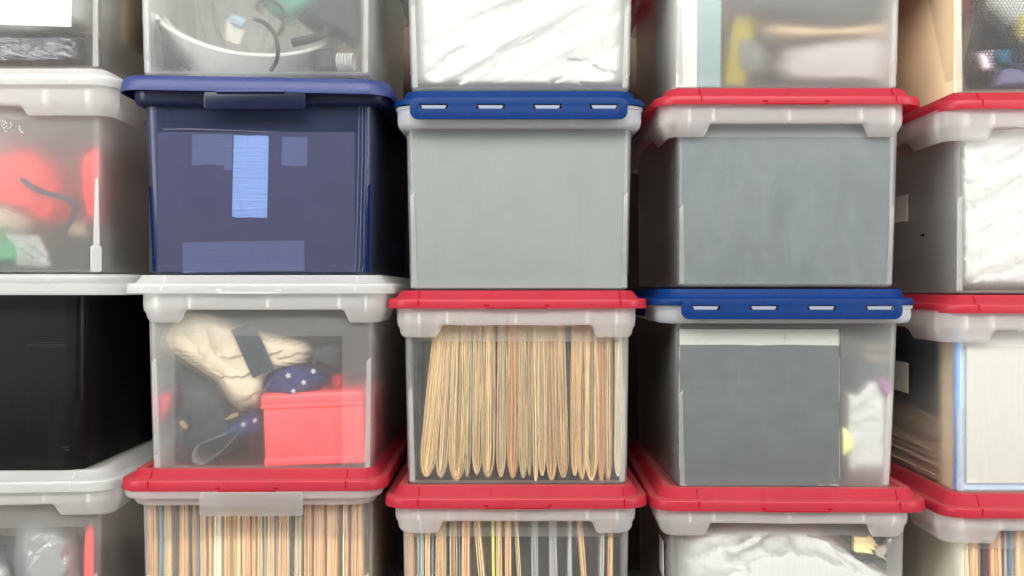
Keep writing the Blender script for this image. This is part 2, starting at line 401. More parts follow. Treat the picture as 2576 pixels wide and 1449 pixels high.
def file_box(name, label, body, vb, lid, collar, lid_mat, window, clips=(), marks=(), ribs=(), side='', yaw=0, y0=0.0, deep=None, haze=.06, rough=.3, win_rough=.10, depth=.43, rail_top=None, v_top_body=None, lid_kw={}, veil=(.86, .87, .86), smud=.05, clear=.7):
    ul, ur, ubl, ubr = body; b = base(name, label, 'storage box', ul, ur, vb, yaw, y0)
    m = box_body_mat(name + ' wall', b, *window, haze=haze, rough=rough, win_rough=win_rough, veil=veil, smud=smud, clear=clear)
    make_body(b, ul, ur, ubl, ubr, (lid[3] + 7), m, depth=depth, rail_top=rail_top)
    make_lid(b, *lid, lid_mat, deep=deep, clips=clips, marks=marks, **lid_kw)
    make_collar(b, *collar, M['collar'], ribs=ribs, side_ribs=side)
    return b
# --- helper builders for the other box kinds
def plate_with_slots(x0, x1, z0, z1, r, slots, n=6):
    """rounded plate in the x-z plane with rectangular holes, flat faces only"""
    sz0, sz1 = slots[0][2], slots[0][3]; vs_, fs = [], []
    def quad(a, b, c, d): k = len(vs_); vs_.extend([Vector((p[0], 0, p[1])) for p in (a, b, c, d)]); fs.append((k, k + 1, k + 2, k + 3))
    xs = [x0 + r] + [q for s in slots for q in (s[0], s[1])] + [x1 - r]
    for i in range(len(xs) - 1):
        a, b_ = xs[i], xs[i + 1]; hole = i % 2 == 1
        quad((a, z0), (b_, z0), (b_, sz0), (a, sz0)); quad((a, sz1), (b_, sz1), (b_, z1), (a, z1))
        if not hole: quad((a, sz0), (b_, sz0), (b_, sz1), (a, sz1))
    for sx, xe in ((-1, x0), (1, x1)):
        xi = xe - sx * r; pts = [(xi, z0)]
        for i in range(n + 1):
            a = math.pi / 2 * i / n; pts.append((xi + sx * r * math.sin(a), z0 + r - r * math.cos(a)))
        for i in range(n + 1):
            a = math.pi / 2 * i / n; pts.append((xi + sx * r * math.cos(a), z1 - r + r * math.sin(a)))
        pts += [(xi, z1), (xi, sz1), (xi, sz0)]
        k = len(vs_); vs_.extend([Vector((p[0], 0, p[1])) for p in pts]); fs.append(tuple(range(k, k + len(pts))))
    return vs_, fs
def weld(o):
    bm = bmesh.new(); bm.from_mesh(o.data); bmesh.ops.remove_doubles(bm, verts=bm.verts, dist=1e-5); bmesh.ops.recalc_face_normals(bm, faces=bm.faces); bm.to_mesh(o.data); bm.free()
def round_plate(x0, x1, z0, z1, r, y0, y1, n=5):
    pts = []
    for cx, cz, a0 in ((x1 - r, z0 + r, -90), (x1 - r, z1 - r, 0), (x0 + r, z1 - r, 90), (x0 + r, z0 + r, 180)):
        for i in range(n + 1):
            a = math.radians(a0 + 90 * i / n); pts.append((cx + r * math.cos(a), cz + r * math.sin(a)))
    return loft([[Vector((p[0], y0, p[1])) for p in pts], [Vector((p[0], y1, p[1])) for p in pts]], True, True)
def clip_box(name, label, body, vb, lid, collar, flap, slots, slot_v, window, yaw=0, y0=0.0, win_rough=.16, rough=.3, haze=.06, veil=(.86, .87, .86), smud=.05, clear=.7):
    """box with a flat blue lid held by long hinged latches"""
    ul, ur, ubl, ubr = body; b = base(name, label, 'storage box', ul, ur, vb, yaw, y0)
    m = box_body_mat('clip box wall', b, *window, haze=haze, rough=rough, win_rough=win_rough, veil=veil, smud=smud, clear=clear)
    make_body(b, ul, ur, ubl, ubr, lid[3] + 7, m)
    make_lid(b, *lid, M['blue'], ledge=.011, slope=.005, rad=.038, marks=(flap[0] + 68, flap[0] + 250, flap[1] - 68))
    cul, cur, v_c = collar; y = -.018; ys = .009
    w2 = (b.lx(cur, ys) - b.lx(cul, ys)) / 2; xo = (b.lx(cur, ys) + b.lx(cul, ys)) / 2
    zt, zc = b.lzb - .0006, b.lz(v_c, y); y1 = b.depth
    rs = []
    for e, z in ((-.0018, zt), (-.0018, zt - .004), (0, zt - .0048), (0, zc + .012), (.0008, zc + .007), (.0025, zc + .003), (.006, zc + .0008), (min(w2 - b.xt, .018) - .0012, zc)):
        rs.append(ring(w2 - e, -.018 + e, y1 + .018 - e, .030 - e * .6, z, n=8, xo=xo))
    c = link('collar', *loft(rs), M['clip_collar'], b.root, smooth=40); solidify(c, .002); b.collar = c
    for u in (flap[0] + 22, flap[0] + 150, flap[0] + 405, flap[1] - 22):
        xx = b.lx(u, y); link('rib', *boxm(xx - .0009, xx + .0009, -.0155, -.001, zc + .0028, zt - .006), M['rib'], c)
    # front latch
    yf = -OV - .0045
    x0, x1 = b.lx(flap[0], yf), b.lx(flap[1], yf); z1, z0 = b.lz(flap[2], yf), b.lz(flap[3], yf)
    sl = [(b.lx(s, yf), b.lx(s + 72, yf), b.lz(slot_v + 12, yf), b.lz(slot_v, yf)) for s in slots]
    f = link('front_latch', *plate_with_slots(x0, x1, z0, z1, .011, sl), M['blue'], b.root, smooth=0, loc=(0, yf, 0)); weld(f)
    solidify(f, .0028, 0); bevel(f, .0008)
    for s in sl:                                     # white lock tongues standing in the slots
        a, b_, za, zb = s; g = .0022
        t = link('lock_tongue', [(a + g + .002, yf + .0005, za + .0004), (b_ - g - .002, yf + .0005, za + .0004), (b_ - g - .002, yf + .006, za + .0004), (a + g + .002, yf + .006, za + .0004),
                            (a + g, yf + .0008, zb - .0012), (b_ - g, yf + .0008, zb - .0012), (b_ - g, yf + .006, zb - .0012), (a + g, yf + .006, zb - .0012)], boxm(0, 1, 0, 1, 0, 1)[1], M['tab_white'], c)
        bevel(t, .0004)
    # side latches
    for sg in (-1, 1):
        xe = xo + sg * (w2 + .0052)
        sv, sf = plate_with_slots(-.135, .135, z0 + .001, z1, .011, [(q, q + .04, sl[0][2], sl[0][3]) for q in (-.115, -.05, .015, .075)])
        pv = [Vector((xe, b.depth / 2 + sg * p.x, p.z)) for p in sv]
        q = link('side_latch', pv, sf, M['blue'], b.root, smooth=0); weld(q); solidify(q, .0026, 0); bevel(q, .0008)
    return b

RM, RD = M['red'], M['red_deep']
# ---------------- bottom row
b14 = file_box('storage_box', 'clear box with milky lid holding a crinkled clear bag, bottom of leftmost stack', (-310, 250, -300, 243), 1690, (-356, 296, 1187, 1214, 1241),
    (-335, 278, 1273, 1296, -205, 117), M['white_lid'], (-200, 205, 1330, 1680), marks=(165,), ribs=(97, 206), side='r', yaw=4.5, y0=.0, haze=.075, rough=.3)
b34 = file_box('storage_box', 'red-lidded clear box with sparse folders and dark gaps, bottom of third stack', (1013, 1582, 1022, 1574), 1725, (969, 1627, 1222, 1253, 1280),
    (988, 1605, 1313, 1337, 1117, 1486), RM, (1040, 1560, 1350, 1715), clips=(1222, 1382), marks=(1051, 1571), ribs=(1052, 1127, 1298, 1478, 1554), deep=RD, haze=.05, win_rough=.09)
b44 = file_box('storage_box', 'red-lidded clear box with white crumpled bag and clip binder, bottom of fourth stack', (1684, 2270, 1690, 2262), 1735, (1634, 2322, 1228, 1260, 1288),
    (1658, 2300, 1319, 1346, 1796, 2182), RM, (1720, 2230, 1346, 1725), clips=(1925, 2088), marks=(1761, 2263), ribs=(1740, 1800, 1990, 2174, 2250), side='l', yaw=-1.5, deep=RD, haze=.05, win_rough=.12)
b54 = file_box('storage_box', 'red-lidded clear box with upright coloured folders, bottom of rightmost stack', (2400, 2965, 2408, 2957), 1745, (2354, 3010, 1243, 1279, 1305),
    (2374, 2988, 1338, 1364, 2528, 2860), RM, (2425, 2930, 1382, 1735), marks=(2475,), ribs=(2430, 2524), side='l', yaw=-1, deep=RD, haze=.05, win_rough=.1)
# red lid box with separate pale under-rim and a centre tab
b24 = base('storage_box', 'red-lidded clear box packed with tan folders and centre grip tab, bottom of second stack', 'storage box', 362, 938, 1690, .8)
make_body(b24, 362, 938, 372, 930, 1212, plastic('tab box wall', haze=.11, rough=.2, window=(b24.lx(375), b24.lx(925), 0, b24.lz(1349)), win_rough=.07, clear=.7))
make_lid(b24, 311, 975, 1180, 1208, 1236, RM, deep=RD, clips=(548, 693), marks=(372, 868))
y_ = -.024; w2_ = (b24.lx(962, .006) - b24.lx(316, .006)) / 2; xo_ = (b24.lx(962, .006) + b24.lx(316, .006)) / 2; zt_ = b24.lzb
rs_ = [ring(w2_ - e, -.0235 + e, b24.depth + .0235 - e, .034, z, n=8, xo=xo_) for e, z in ((.0005, zt_ + .001), (.001, b24.lz(1250, y_)), (.0025, b24.lz(1256, y_)), (.0095, b24.lz(1257, y_)),
       (.0102, b24.lz(1259, y_)), (.0105, b24.lz(1270, y_)), (.0125, b24.lz(1276, y_)), (.0216, b24.lz(1278, y_)))]
c_ = link('collar', *loft(rs_), M['collar'], b24.root, smooth=40); solidify(c_, .0016); b24.collar = c_
t_ = link('grip_tab', *round_plate(b24.lx(503, y_), b24.lx(762, y_), b24.lz(1297, y_), b24.lz(1237, y_), .004, -.0275, -.0258), plastic('grip tab plastic', haze=.13, rough=.36, veil=(.94, .94, .93)), b24.root); bevel(t_, .001)

# ---------------- third row
b13 = base('storage_box', 'opaque black plastic box under a milky curved lid in leftmost stack', 'storage box', -330, 226, 1186, 1.0)
make_body(b13, -345, 228, -335, 218, 700, M['black'], rad=.026, thick=.003, rails=False)
rl_ = b13.lx(206); q_ = link('groove_bead', *boxm(rl_ - .0022, rl_ + .0022, -.0012, .003, b13.lz(1008), b13.lz(745)), M['black'], b13.body); bevel(q_, .001)
w2_ = (b13.lx(330, -.03) - b13.lx(-440, -.03)) / 2; xo_ = (b13.lx(330, -.03) + b13.lx(-440, -.03)) / 2
rs_ = [ring(w2_ - e, -.034 + e, b13.depth + .034 - e, .075 - e * .6, b13.lz(v, -.03), n=12, xo=xo_) for e, v in ((.0, 742), (.0, 738), (.0015, 722), (.006, 714), (.012, 712), (.016, 706), (.018, 694), (.024, 689), (.036, 688), (.04, 693))]
l_ = link('lid', *loft(rs_, cap_last=True), M['white_lid'], b13.root, smooth=45); solidify(l_, .0022); b13.lid = l_
for uu in (30, 105):
    xx = b13.lx(uu, -.03); link('lid_rib', *boxm(xx - .0009, xx + .0009, -.0145, -.012, b13.lz(711, -.03), b13.lz(696, -.03)), M['rib'], l_)
for uu in (-20, 300):
    pass
b23 = file_box('storage_box', 'milky-lidded clear box with cream canvas and red metal cash box inside', (374, 942, 384, 937), 1183, (319, 990, 692, 713, 738),
    (341, 966, 779, 811, 464, 858), M['white_lid'], (438, 860, 846, 1173), marks=(404, 893), clips=(550, 703), ribs=(388, 472, 670, 850, 918), side='r', y0=.0, deep=M['rib'], haze=.085, rough=.26, win_rough=.13, rail_top=910, clear=.6)
b33 = file_box('storage_box', 'red-lidded clear box full of hanging yellowed paper files in third stack', (1018, 1582, 1026, 1577), 1218, (974, 1627, 731, 752, 776),
    (992, 1606, 818, 848, 1114, 1486), RM, (1040, 1560, 859, 1210), clips=(1224, 1376), marks=(1052, 1561), ribs=(1053, 1124, 1298, 1478, 1552), deep=RD, haze=.05, win_rough=.09, rail_top=985)
b43 = clip_box('storage_box', 'blue latch-lidded clear box with dark grey binder and white bag inside', (1697, 2257, 1703, 2240), 1226, (1632, 2297, 727, 750, 768), (1648, 2290, 815),
    (1714, 2270, 752, 803), (1739, 1886, 2031, 2177), 768, (1706, 2116, 826, 1222), win_rough=.12, rough=.34)
b53 = file_box('storage_box', 'red-lidded clear box with white blue-edged folder in front, rightmost stack above bottom', (2400, 2965, 2404, 2957), 1243, (2356, 3010, 742, 765, 788),
    (2374, 2988, 831, 861, 2515, 2850), RM, (2420, 2930, 872, 1235), marks=(2466,), ribs=(2440, 2506), side='l', yaw=-1, deep=RD, haze=.055, win_rough=.14, rail_top=1030)

# ---------------- second row
b12 = file_box('storage_box', 'clear box with milky lid, red cloth and green bag inside, leftmost stack', (-300, 258, -296, 256), 686, (-346, 303, 172, 186, 212),
    (-325, 280, 262, 293, -200, 42), M['white_lid'], (-290, 232, 300, 680), marks=(176,), ribs=(106, 212), side='r', deep=M['rib'], haze=.15, rough=.34, win_rough=.33, rail_top=452, clear=0)
# small corner post with a socket, front right
xx = b12.lx(243); q_ = link('corner_post', [(xx - .004, -.0022, .035), (xx + .004, -.0022, .035), (xx + .004, .0018, .035), (xx - .004, .0018, .035), (xx - .0015, -.001, b12.lz(450)), (xx + .0015, -.001, b12.lz(450)), (xx + .0015, .001, b12.lz(450)), (xx - .0015, .001, b12.lz(450))], boxm(0, 1, 0, 1, 0, 1)[1], M['rail'], b12.root); bevel(q_, .0006)
q_ = link('post_socket', *round_plate(xx - .0068, xx + .0068, .001, .037, .002, -.0045, .0015), M['rail'], b12.root); bevel(q_, .0008)
# navy box
b22 = base('storage_box', 'translucent navy box with hinged grip lid and taped brown album inside', 'storage box', 369, 942, 690, -.3)
M['navy'] = plastic('navy translucent wall', tint=(.99, .99, 1.0), veil=(.15, .19, .34), haze=.10, rough=.30, smud=.05, trans=.4, absorb=((.12, .21, .56), 260), clear_out=.25, window=(b22.lx(392), b22.lx(925), .002, b22.lz(262)), win_rough=.12, clear=.6)
M['navy_rail'] = plastic('navy corner rail', tint=(.06, .12, .45), veil=(.015, .045, .22), haze=.5, rough=.3, smud=0)
make_body(b22, 365, 945, 382, 936, 214, M['navy'], rail_mat=M['navy_rail'], rail_top=470, rad=.016, thick=.0022)
w2_ = (b22.lx(987, 0) - b22.lx(303, 0)) / 2; xo_ = (b22.lx(987, 0) + b22.lx(303, 0)) / 2
def tilt_(x, y, z): return z - .0035 * x / .18
rs_ = [ring(w2_ - e, -.03 + e, b22.depth + .03 - e, .036 - e * .7, b22.lz(v, -.03), n=9, xo=xo_, zf=tilt_) for e, v in ((0, 231), (-.0004, 228), (.0008, 208), (.003, 198), (.0065, 192), (.012, 189), (.03, 188), (.034, 191))]
l_ = link('lid', *loft(rs_, cap_last=True), M['navy_lid'], b22.root, smooth=50); solidify(l_, .0024); b22.lid = l_
rs_ = [ring(b22.xt + o_, -o_, b22.depth + o_, .022, b22.lz(v, -.01), n=8) for o_, v in ((.0148, 226), (.0146, 252), (.0125, 259), (.008, 263), (.0012, 264))]
M['navy_collar'] = plastic('navy collar plastic', tint=(.9, .92, .98), veil=(.05, .08, .22), haze=.25, rough=.3, smud=.03, absorb=((.10, .22, .62), 260))
c_ = link('collar', *loft(rs_), M['navy_collar'], b22.root, smooth=45); solidify(c_, .0018)
hx0, hx1 = b22.lx(511, -.03), b22.lx(768, -.03)
t_ = link('grip_tab', *round_plate(hx0, hx1, b22.lz(273, -.03), b22.lz(229, -.03), .004, -.0285, -.0185), M['navy_collar'], b22.root); bevel(t_, .0012)
t_ = link('hinge_strip', *boxm(b22.lx(543, -.03), b22.lx(716, -.03), -.0325, -.0295, b22.lz(232.5, -.03), b22.lz(227, -.03)), M['navy_lid'], b22.root); bevel(t_, .0008)

b32 = clip_box('storage_box', 'blue latch-lidded clear box showing one plain grey board, third stack', (1022, 1589, 1031, 1580), 729, (991, 1621, 229, 247, 262), (1000, 1613, 321),
    (1031, 1579, 245, 300), (1055, 1198, 1341, 1484), 262, (1034, 1572, 330, 722), win_rough=.17, rough=.2)
b42 = file_box('storage_box', 'red-lidded clear box showing blotchy blue-grey panel in fourth stack', (1702, 2258, 1702, 2247), 722, (1644, 2312, 222, 240, 262),
    (1664, 2290, 307, 345, 1795, 2178), RM, (1706, 2240, 345, 712), clips=(1926, 2082), marks=(1765, 2255), ribs=(1737, 1797, 1990, 2170, 2252), side='l', deep=RD, haze=.055, win_rough=.14, rail_top=522)
b52 = file_box('storage_box', 'red-lidded clear box stuffed with white plastic bag, rightmost stack', (2402, 2966, 2402, 2957), 738, (2356, 3010, 232, 249, 273),
    (2374, 2988, 318, 355, 2512, 2850), RM, (2420, 2940, 360, 730), marks=(2475,), ribs=(2440, 2506), side='l', yaw=-1, deep=RD, haze=.055, win_rough=.15, rail_top=500)

# ---------------- top row (their lids are above the picture)
def top_box(label, body, vb, window, lid_mat, yaw=0, **kw):
    h = vb - 400
    b = file_box('storage_box', label, body, vb, (body[0] - 45, body[1] + 45, h - 45, h - 24, h), (body[0] - 22, body[1] + 22, h + 40, h + 70, body[0] + 100, body[1] - 100), lid_mat, window, yaw=yaw, **kw)
    return b
b11 = top_box('clear box with white bag over black bin liner, top left corner', (-300, 254, -302, 254), 173, (-290, 246, -100, 165), M['white_lid'], haze=.06, win_rough=.12, rail_top=-60)
b21 = top_box('clear box with upturned white hard hat inside, top of second stack', (353, 935, 360, 932), 188, (366, 908, -150, 178), M['white_lid'], haze=.14, win_rough=.1, clear=.5, rail_top=-60)
b31 = top_box('clear box filled by pressed white plastic bag, top of third stack', (1024, 1592, 1033, 1584), 226, (1045, 1570, -100, 216), M['white_lid'], haze=.055, win_rough=.12)
b41 = top_box('clear box with pale blue folder and yellow item, top of fourth stack', (1693, 2264, 1698, 2257), 223, (1705, 2240, -100, 213), RM, haze=.13, win_rough=.34, rough=.34, deep=RD, clear=0)
b51 = top_box('clear box with black mesh bag inside, top right corner', (2398, 2966, 2402, 2957), 236, (2425, 2940, -100, 226), RM, haze=.055, win_rough=.13, deep=RD, yaw=-1)

# moulded dots on the front of the leftmost second-row box
for (u_, v_) in ((6, 305), (9, 312), (5, 318), (12, 306), (16, 310), (15, 318), (10, 322), (19, 323), (13, 330), (26, 309), (28, 315), (25, 321), (48, 318), (49, 325), (52, 331), (57, 334)):
    x_, z_ = b12.lx(u_), b12.lz(v_)
    link('moulded_dot', *round_plate(x_ - .0009, x_ + .0009, z_ - .0009, z_ + .0009, .0008, -.0004, .0022, n=2), M['rib'], b12.body)
# small black arrow printed on the side wall of the rightmost second-row box
aw_ = [(0, .0012), (.010, .0012), (.010, .0042), (.017, 0), (.010, -.0042), (.010, -.0012), (0, -.0012)]
zz_ = b52.lz(590, .09); xs_ = -(b52.xb + (b52.xt - b52.xb) * zz_ / b52.zt) - .0012
link('arrow_mark', *loft([[Vector((xs_, .115 - p[0], zz_ + p[1])) for p in aw_], [Vector((xs_ - .0002, .115 - p[0], zz_ + p[1])) for p in aw_]], True, True), M['black'], b52.body)

# scratches on the black box
for (u0_, u1_, v_, t_) in ((62, 162, 868, .7), (100, 165, 873, .5), (92, 150, 862, .4), (152, 168, 1126, .9), (158, 172, 1134, .7)):
    q_ = link('scratch', *boxm(b13.lx(u0_), b13.lx(u1_), .0006 if v_ < 1000 else .0028, .004, b13.lz(v_) - .00022 * t_, b13.lz(v_) + .00022 * t_), matte('scratch mark', (.05, .05, .045)), b13.body)
# ------------------------------------------------------------------ contents
def Pt(u, v, y=0.0): return Vector((X(u, y), y, Z(v, y)))
ORD = ['first', 'second', 'third', 'fourth', 'fifth', 'sixth', 'seventh', 'eighth', 'ninth', 'tenth', 'eleventh', 'twelfth', 'thirteenth', 'fourteenth', 'fifteenth', 'sixteenth', 'seventeenth',
       'eighteenth', 'nineteenth', 'twentieth', 'twenty-first', 'twenty-second', 'twenty-third', 'twenty-fourth', 'twenty-fifth', 'twenty-sixth', 'twenty-seventh', 'twenty-eighth']
def origin_to_base(o):
    """move the object's origin to the middle of its base"""
    me = o.data; xs = [v.co.x for v in me.vertices]; ys = [v.co.y for v in me.vertices]; zs = [v.co.z for v in me.vertices]
    c = Vector(((min(xs) + max(xs)) / 2, (min(ys) + max(ys)) / 2, min(zs)))
    for v in me.vertices: v.co -= c
    for ch in o.children: ch.location -= c
    o.location = o.location + c
    return o
YF = .0078
def put(name, geo, mat, label=None, cat=None, parent=None, smooth=40, group=None, kind=None):
    o = link(name, *geo, mat, parent, smooth=smooth)
    if parent is None: origin_to_base(o)
    else:
        for v in o.data.vertices: v.co -= parent.matrix_basis.translation
    return tag(o, label, cat, group, kind)
def board_geo(u0, u1, v0, v1, y, t, tilt=0.0, lean=0.0):
    """upright slab, v0 above v1; tilt turns it in the picture plane (degrees); lean pushes its top back"""
    c = Pt((u0 + u1) / 2, (v0 + v1) / 2, y); w = px(u1 - u0, y) / 2; h = px(v1 - v0, y) / 2; a = math.radians(tilt); vs_ = []
    vv, ff = boxm(-w, w, 0, t, -h, h)
    for p in vv:
        vs_.append(Vector((c.x + p.x * math.cos(a) - p.z * math.sin(a), y + p.y + (p.z + h) * lean, c.z + p.x * math.sin(a) + p.z * math.cos(a))))
    return vs_, ff

# --- paper
TONES = [(.74, .48, .245), (.80, .60, .33), (.70, .42, .215), (.76, .52, .28), (.56, .47, .29), (.84, .68, .42), (.76, .43, .245), (.54, .48, .32), (.72, .50, .265)]
M['paper'] = matte('aged paper', (.7, .55, .4), var=.16, scale=60, stretch=(14, 3, 1), attr=True, rough=.85, spec=.1)
def strip_mesh(name, sheets, yf, dep, mat, parent=None):
    """each sheet: (polyline of (x,z), thickness, tone, y offset). One thin leaf per polyline, running back in y"""
    vs_, fs, tones = [], [], []
    for pts, th, tone, dy in sheets:
        k = len(vs_); n = len(pts)
        for i, (x, z) in enumerate(pts):
            a = pts[max(0, i - 1)]; b_ = pts[min(n - 1, i + 1)]
            dx, dz = b_[0] - a[0], b_[1] - a[1]; L = math.hypot(dx, dz) or 1; nx, nz = dz / L * th / 2, -dx / L * th / 2
            j = R.uniform(-.0006, .0006)
            for yy in (yf + dy + j, yf + dep):
                vs_.append(Vector((x + nx, yy, z + nz))); vs_.append(Vector((x - nx, yy, z - nz)))
        for i in range(n - 1):
            p, q = k + 4 * i, k + 4 * (i + 1)
            for f in ((p, p + 1, q + 1, q), (p + 2, q + 2, q + 3, p + 3), (p, q, q + 2, p + 2), (p + 1, p + 3, q + 3, q + 1)): fs.append(f); tones.append(tone)
        for p in (k, k + 4 * (n - 1)): fs.append((p, p + 2, p + 3, p + 1)); tones.append(tone)
    me = bpy.data.meshes.new(name); me.from_pydata([tuple(v) for v in vs_], [], fs); me.update()
    at = me.attributes.new('tone', 'FLOAT_COLOR', 'FACE')
    for i, t in enumerate(tones): at.data[i].color = (t[0], t[1], t[2], 1)
    bm = bmesh.new(); bm.from_mesh(me); bmesh.ops.recalc_face_normals(bm, faces=bm.faces); bm.to_mesh(me); bm.free()
    o = bpy.data.objects.new(name, me); col.objects.link(o); me.materials.append(mat); o.parent = parent
    return o
def vary(c, k=.08):
    f = 1 + R.uniform(-k, k); return tuple(max(0, min(.95, q * f * (1 + R.uniform(-.03, .03)))) for q in c)
def hanging_file(label, ut, hw, vt, lean, n, v_top, tones=None, group=None):
    """a folded wad: nested leaves creased at the bottom, open at the top"""
    n = int(n * 1.45 + .5); y = YF + R.uniform(.0, .004); sheets = []; sp = hw / (n + .2)
    base_t = R.choice(TONES) if tones is None else None
    for k in range(n):
        w = sp * (k + .5); tip = vt - (n - 1 - k) * R.uniform(1.2, 2.4) - R.uniform(0, 2); top = v_top + R.uniform(-4, 5)
        tone = vary(R.choice(TONES) if R.random() < .6 else base_t) if tones is None else vary(R.choice(tones))
        if tones is None and R.random() < .2: tone = vary((.36, .30, .21), .2)  # a share of leaves darkened, for the dark gaps between sheets
        ph = R.uniform(0, 6); wob = R.uniform(.3, 1.0); left, right = [], []; hw_ = 1.1
        for s in (0, .006, .02, .045, .08, .12, .17, .22, .28, .34, .4, .46, .52, .58, .64, .7, .76, .82, .88, .94, 1):
            vv = tip + (top - tip) * s
            q_ = min(1, s / .16); grow = (1 - (1 - q_) ** 2) ** .52
            grow *= 1.0 - .22 * max(0, (s - .55) / .45)
            sh = lean * s + wob * math.sin(ph + 5 * s) + (R.uniform(-.35, .35) if s > .1 else 0)
            q = Pt(ut + sh - w * hw_ * grow, vv, y); left.append((q.x, q.z))
            q = Pt(ut + sh + w * hw_ * grow + wob * .6 * math.sin(ph * 2 + 7 * s), vv, y); right.append((q.x, q.z))
        pl = list(reversed(left)) + right[1:]
        sheets.append((pl, px(sp) * R.uniform(.38, .7), tone, R.uniform(-.0012, .003)))
    o = strip_mesh('paper_file', sheets, y, .22, M['paper']); origin_to_base(o)
    return tag(o, label, 'paper file', group)
def upright_file(label, u0, u1, v_top, v_bot, slant, tones, group=None, ysh=0.0, blur=0.0, cat='paper file', name='paper_file', pitch=3.3):
    if u1 - u0 > 9: u0, u1 = u0 + 1.3, u1 - 1.3
    """a run of leaves standing on edge"""
    y = YF + blur + R.uniform(0, .002); n = max(2, int((u1 - u0) / pitch)); sheets = []
    for k in range(n):
        uc = u0 + (k + .5) * (u1 - u0) / n; ph = R.uniform(0, 6); wob = R.uniform(.1, .8); pl = []; top = v_top + R.uniform(-3, 6)
        pinch = 1.0
        for s in (0, .1, .2, .3, .4, .55, .75, 1):
            vv = top + (v_bot - top) * s
            spread = .86 + .14 * min(1, s * 3)
            um = (u0 + u1) / 2 + (uc - (u0 + u1) / 2) * spread
            q = Pt(um + slant * s + wob * math.sin(ph + 9 * s), vv, y); pl.append((q.x, q.z))
        sheets.append((pl, px((u1 - u0) / n) * R.uniform(.4, .8), vary(R.choice(tones), .1), R.uniform(-.001, .004)))
    o = strip_mesh(name, sheets, y, .24, M['paper']); origin_to_base(o)
    return tag(o, label, cat, group)
tan = TONES; pale = [(.42, .47, .45), (.50, .52, .49), (.40, .43, .42)]; grey = [(.48, .48, .46), (.55, .54, .52)]; darks = [(.05, .055, .055), (.07, .07, .075), (.04, .045, .05)]
bluish = [(.13, .25, .36), (.2, .30, .38)]; yellow = [(.8, .7, .16), (.78, .66, .2)]; cream = [(.84, .77, .6), (.82, .74, .58)]; pinkt = [(.80, .48, .27), (.76, .49, .28), (.74, .43, .22), (.80, .56, .32)]; maroon = [(.3, .02, .06), (.4, .05, .08)]
# hanging wads in the third-row red box
HANG = [(1052, 5, 1204, 3, 2, darks), (1073, 20, 1201, 38, 8, None), (1108, 17, 1204, 24, 7, None), (1149, 21, 1211, 10, 9, None), (1175, 8, 1200, 6, 4, None), (1199, 13, 1196, 4, 5, None), (1227, 17, 1203, 4, 7, None),
        (1261, 12, 1201, 2, 5, None), (1290, 14, 1204, 0, 6, None), (1316, 11, 1203, -2, 5, None), (1332, 7, 1198, -1, 3, None), (1347, 7, 1214, -1, 3, None), (1364, 10, 1200, -2, 5, None), (1388, 14, 1210, -4, 6, None),
        (1416, 14, 1203, -8, 6, None), (1434, 4, 1202, -6, 2, darks), (1446, 10, 1199, 0, 4, None), (1465, 11, 1208, 2, 5, None), (1488, 15, 1210, 2, 6, None), (1513, 8, 1212, 0, 4, None), (1531, 9, 1210, 0, 5, None), (1555, 9, 1200, 2, 5, cream)]
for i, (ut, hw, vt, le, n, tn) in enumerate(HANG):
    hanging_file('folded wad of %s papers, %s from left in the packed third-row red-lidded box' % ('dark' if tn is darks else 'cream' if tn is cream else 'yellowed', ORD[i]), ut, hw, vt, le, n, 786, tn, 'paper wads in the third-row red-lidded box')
# upright files in the bottom box with the centre tab
F24 = [(368, 395, pinkt, 0), (401, 409, bluish, 0), (411, 433, tan, 1), (436, 447, darks, 0), (450, 475, pinkt, 0), (477, 481, darks, 0), (483, 494, tan, 0), (496, 499, bluish, 0), (500, 519, tan, 1), (521, 533, tan, 0), (536, 557, cream, 0), (561, 583, pinkt, 0), (585, 588, yellow, 0), (589, 606, tan, 0),
       (608, 630, pinkt, 0), (633, 643, tan, 0), (646, 661, tan, 1), (665, 669, grey, 0), (672, 691, pinkt, -3), (694, 698, grey, 0), (700, 730, tan, -4), (733, 737, darks, 0), (739, 760, tan, -3), (765, 785, pinkt, -4), (788, 817, pinkt, -2), (820, 849, pinkt, -2), (861, 876, tan, 0), (880, 911, pinkt, 1)]
def tone_word(t): return 'dark' if t is darks else 'blue' if t is bluish else 'grey' if t is grey else 'yellow' if t is yellow else 'cream' if t is cream else 'pale' if t is pale else 'maroon' if t is maroon else 'tan'
for i, (a, b_, t, s) in enumerate(F24):
    upright_file('upright %s paper file, %s from left in bottom box with centre grip tab' % (tone_word(t), ORD[i]), a, b_, 1248, 1680, s, t, 'files in the bottom box with centre tab')
F34 = [(1022, 1044, tan, 6, .012), (1047, 1067, pale, 0, .0), (1069, 1084, tan, -3, 0), (1086, 1091, bluish, -2, .004), (1094, 1124, tan, 0, 0), (1129, 1151, tan, 2, 0), (1153, 1156, bluish, 3, 0), (1159, 1182, pinkt, 1, 0), (1187, 1205, tan, 40, 0), (1236, 1243, yellow, 6, 0), (1245, 1264, tan, 2, 0),
       (1268, 1287, tan, 2, 0), (1290, 1304, tan, 22, 0), (1335, 1355, pale, 2, .006), (1380, 1402, grey, 6, .010), (1428, 1441, pale, 0, .008), (1449, 1465, tan, 34, 0), (1512, 1523, pale, -8, 0), (1529, 1546, tan, -4, 0), (1566, 1568, darks, -4, 0)]
for i, (a, b_, t, s, bl) in enumerate(F34):
    upright_file('upright %s paper file, %s from left in bottom red-lidded box of third stack' % (tone_word(t), ORD[i]), a, b_, 1290, 1712, s, t, 'files in the bottom box of the third stack', blur=bl)
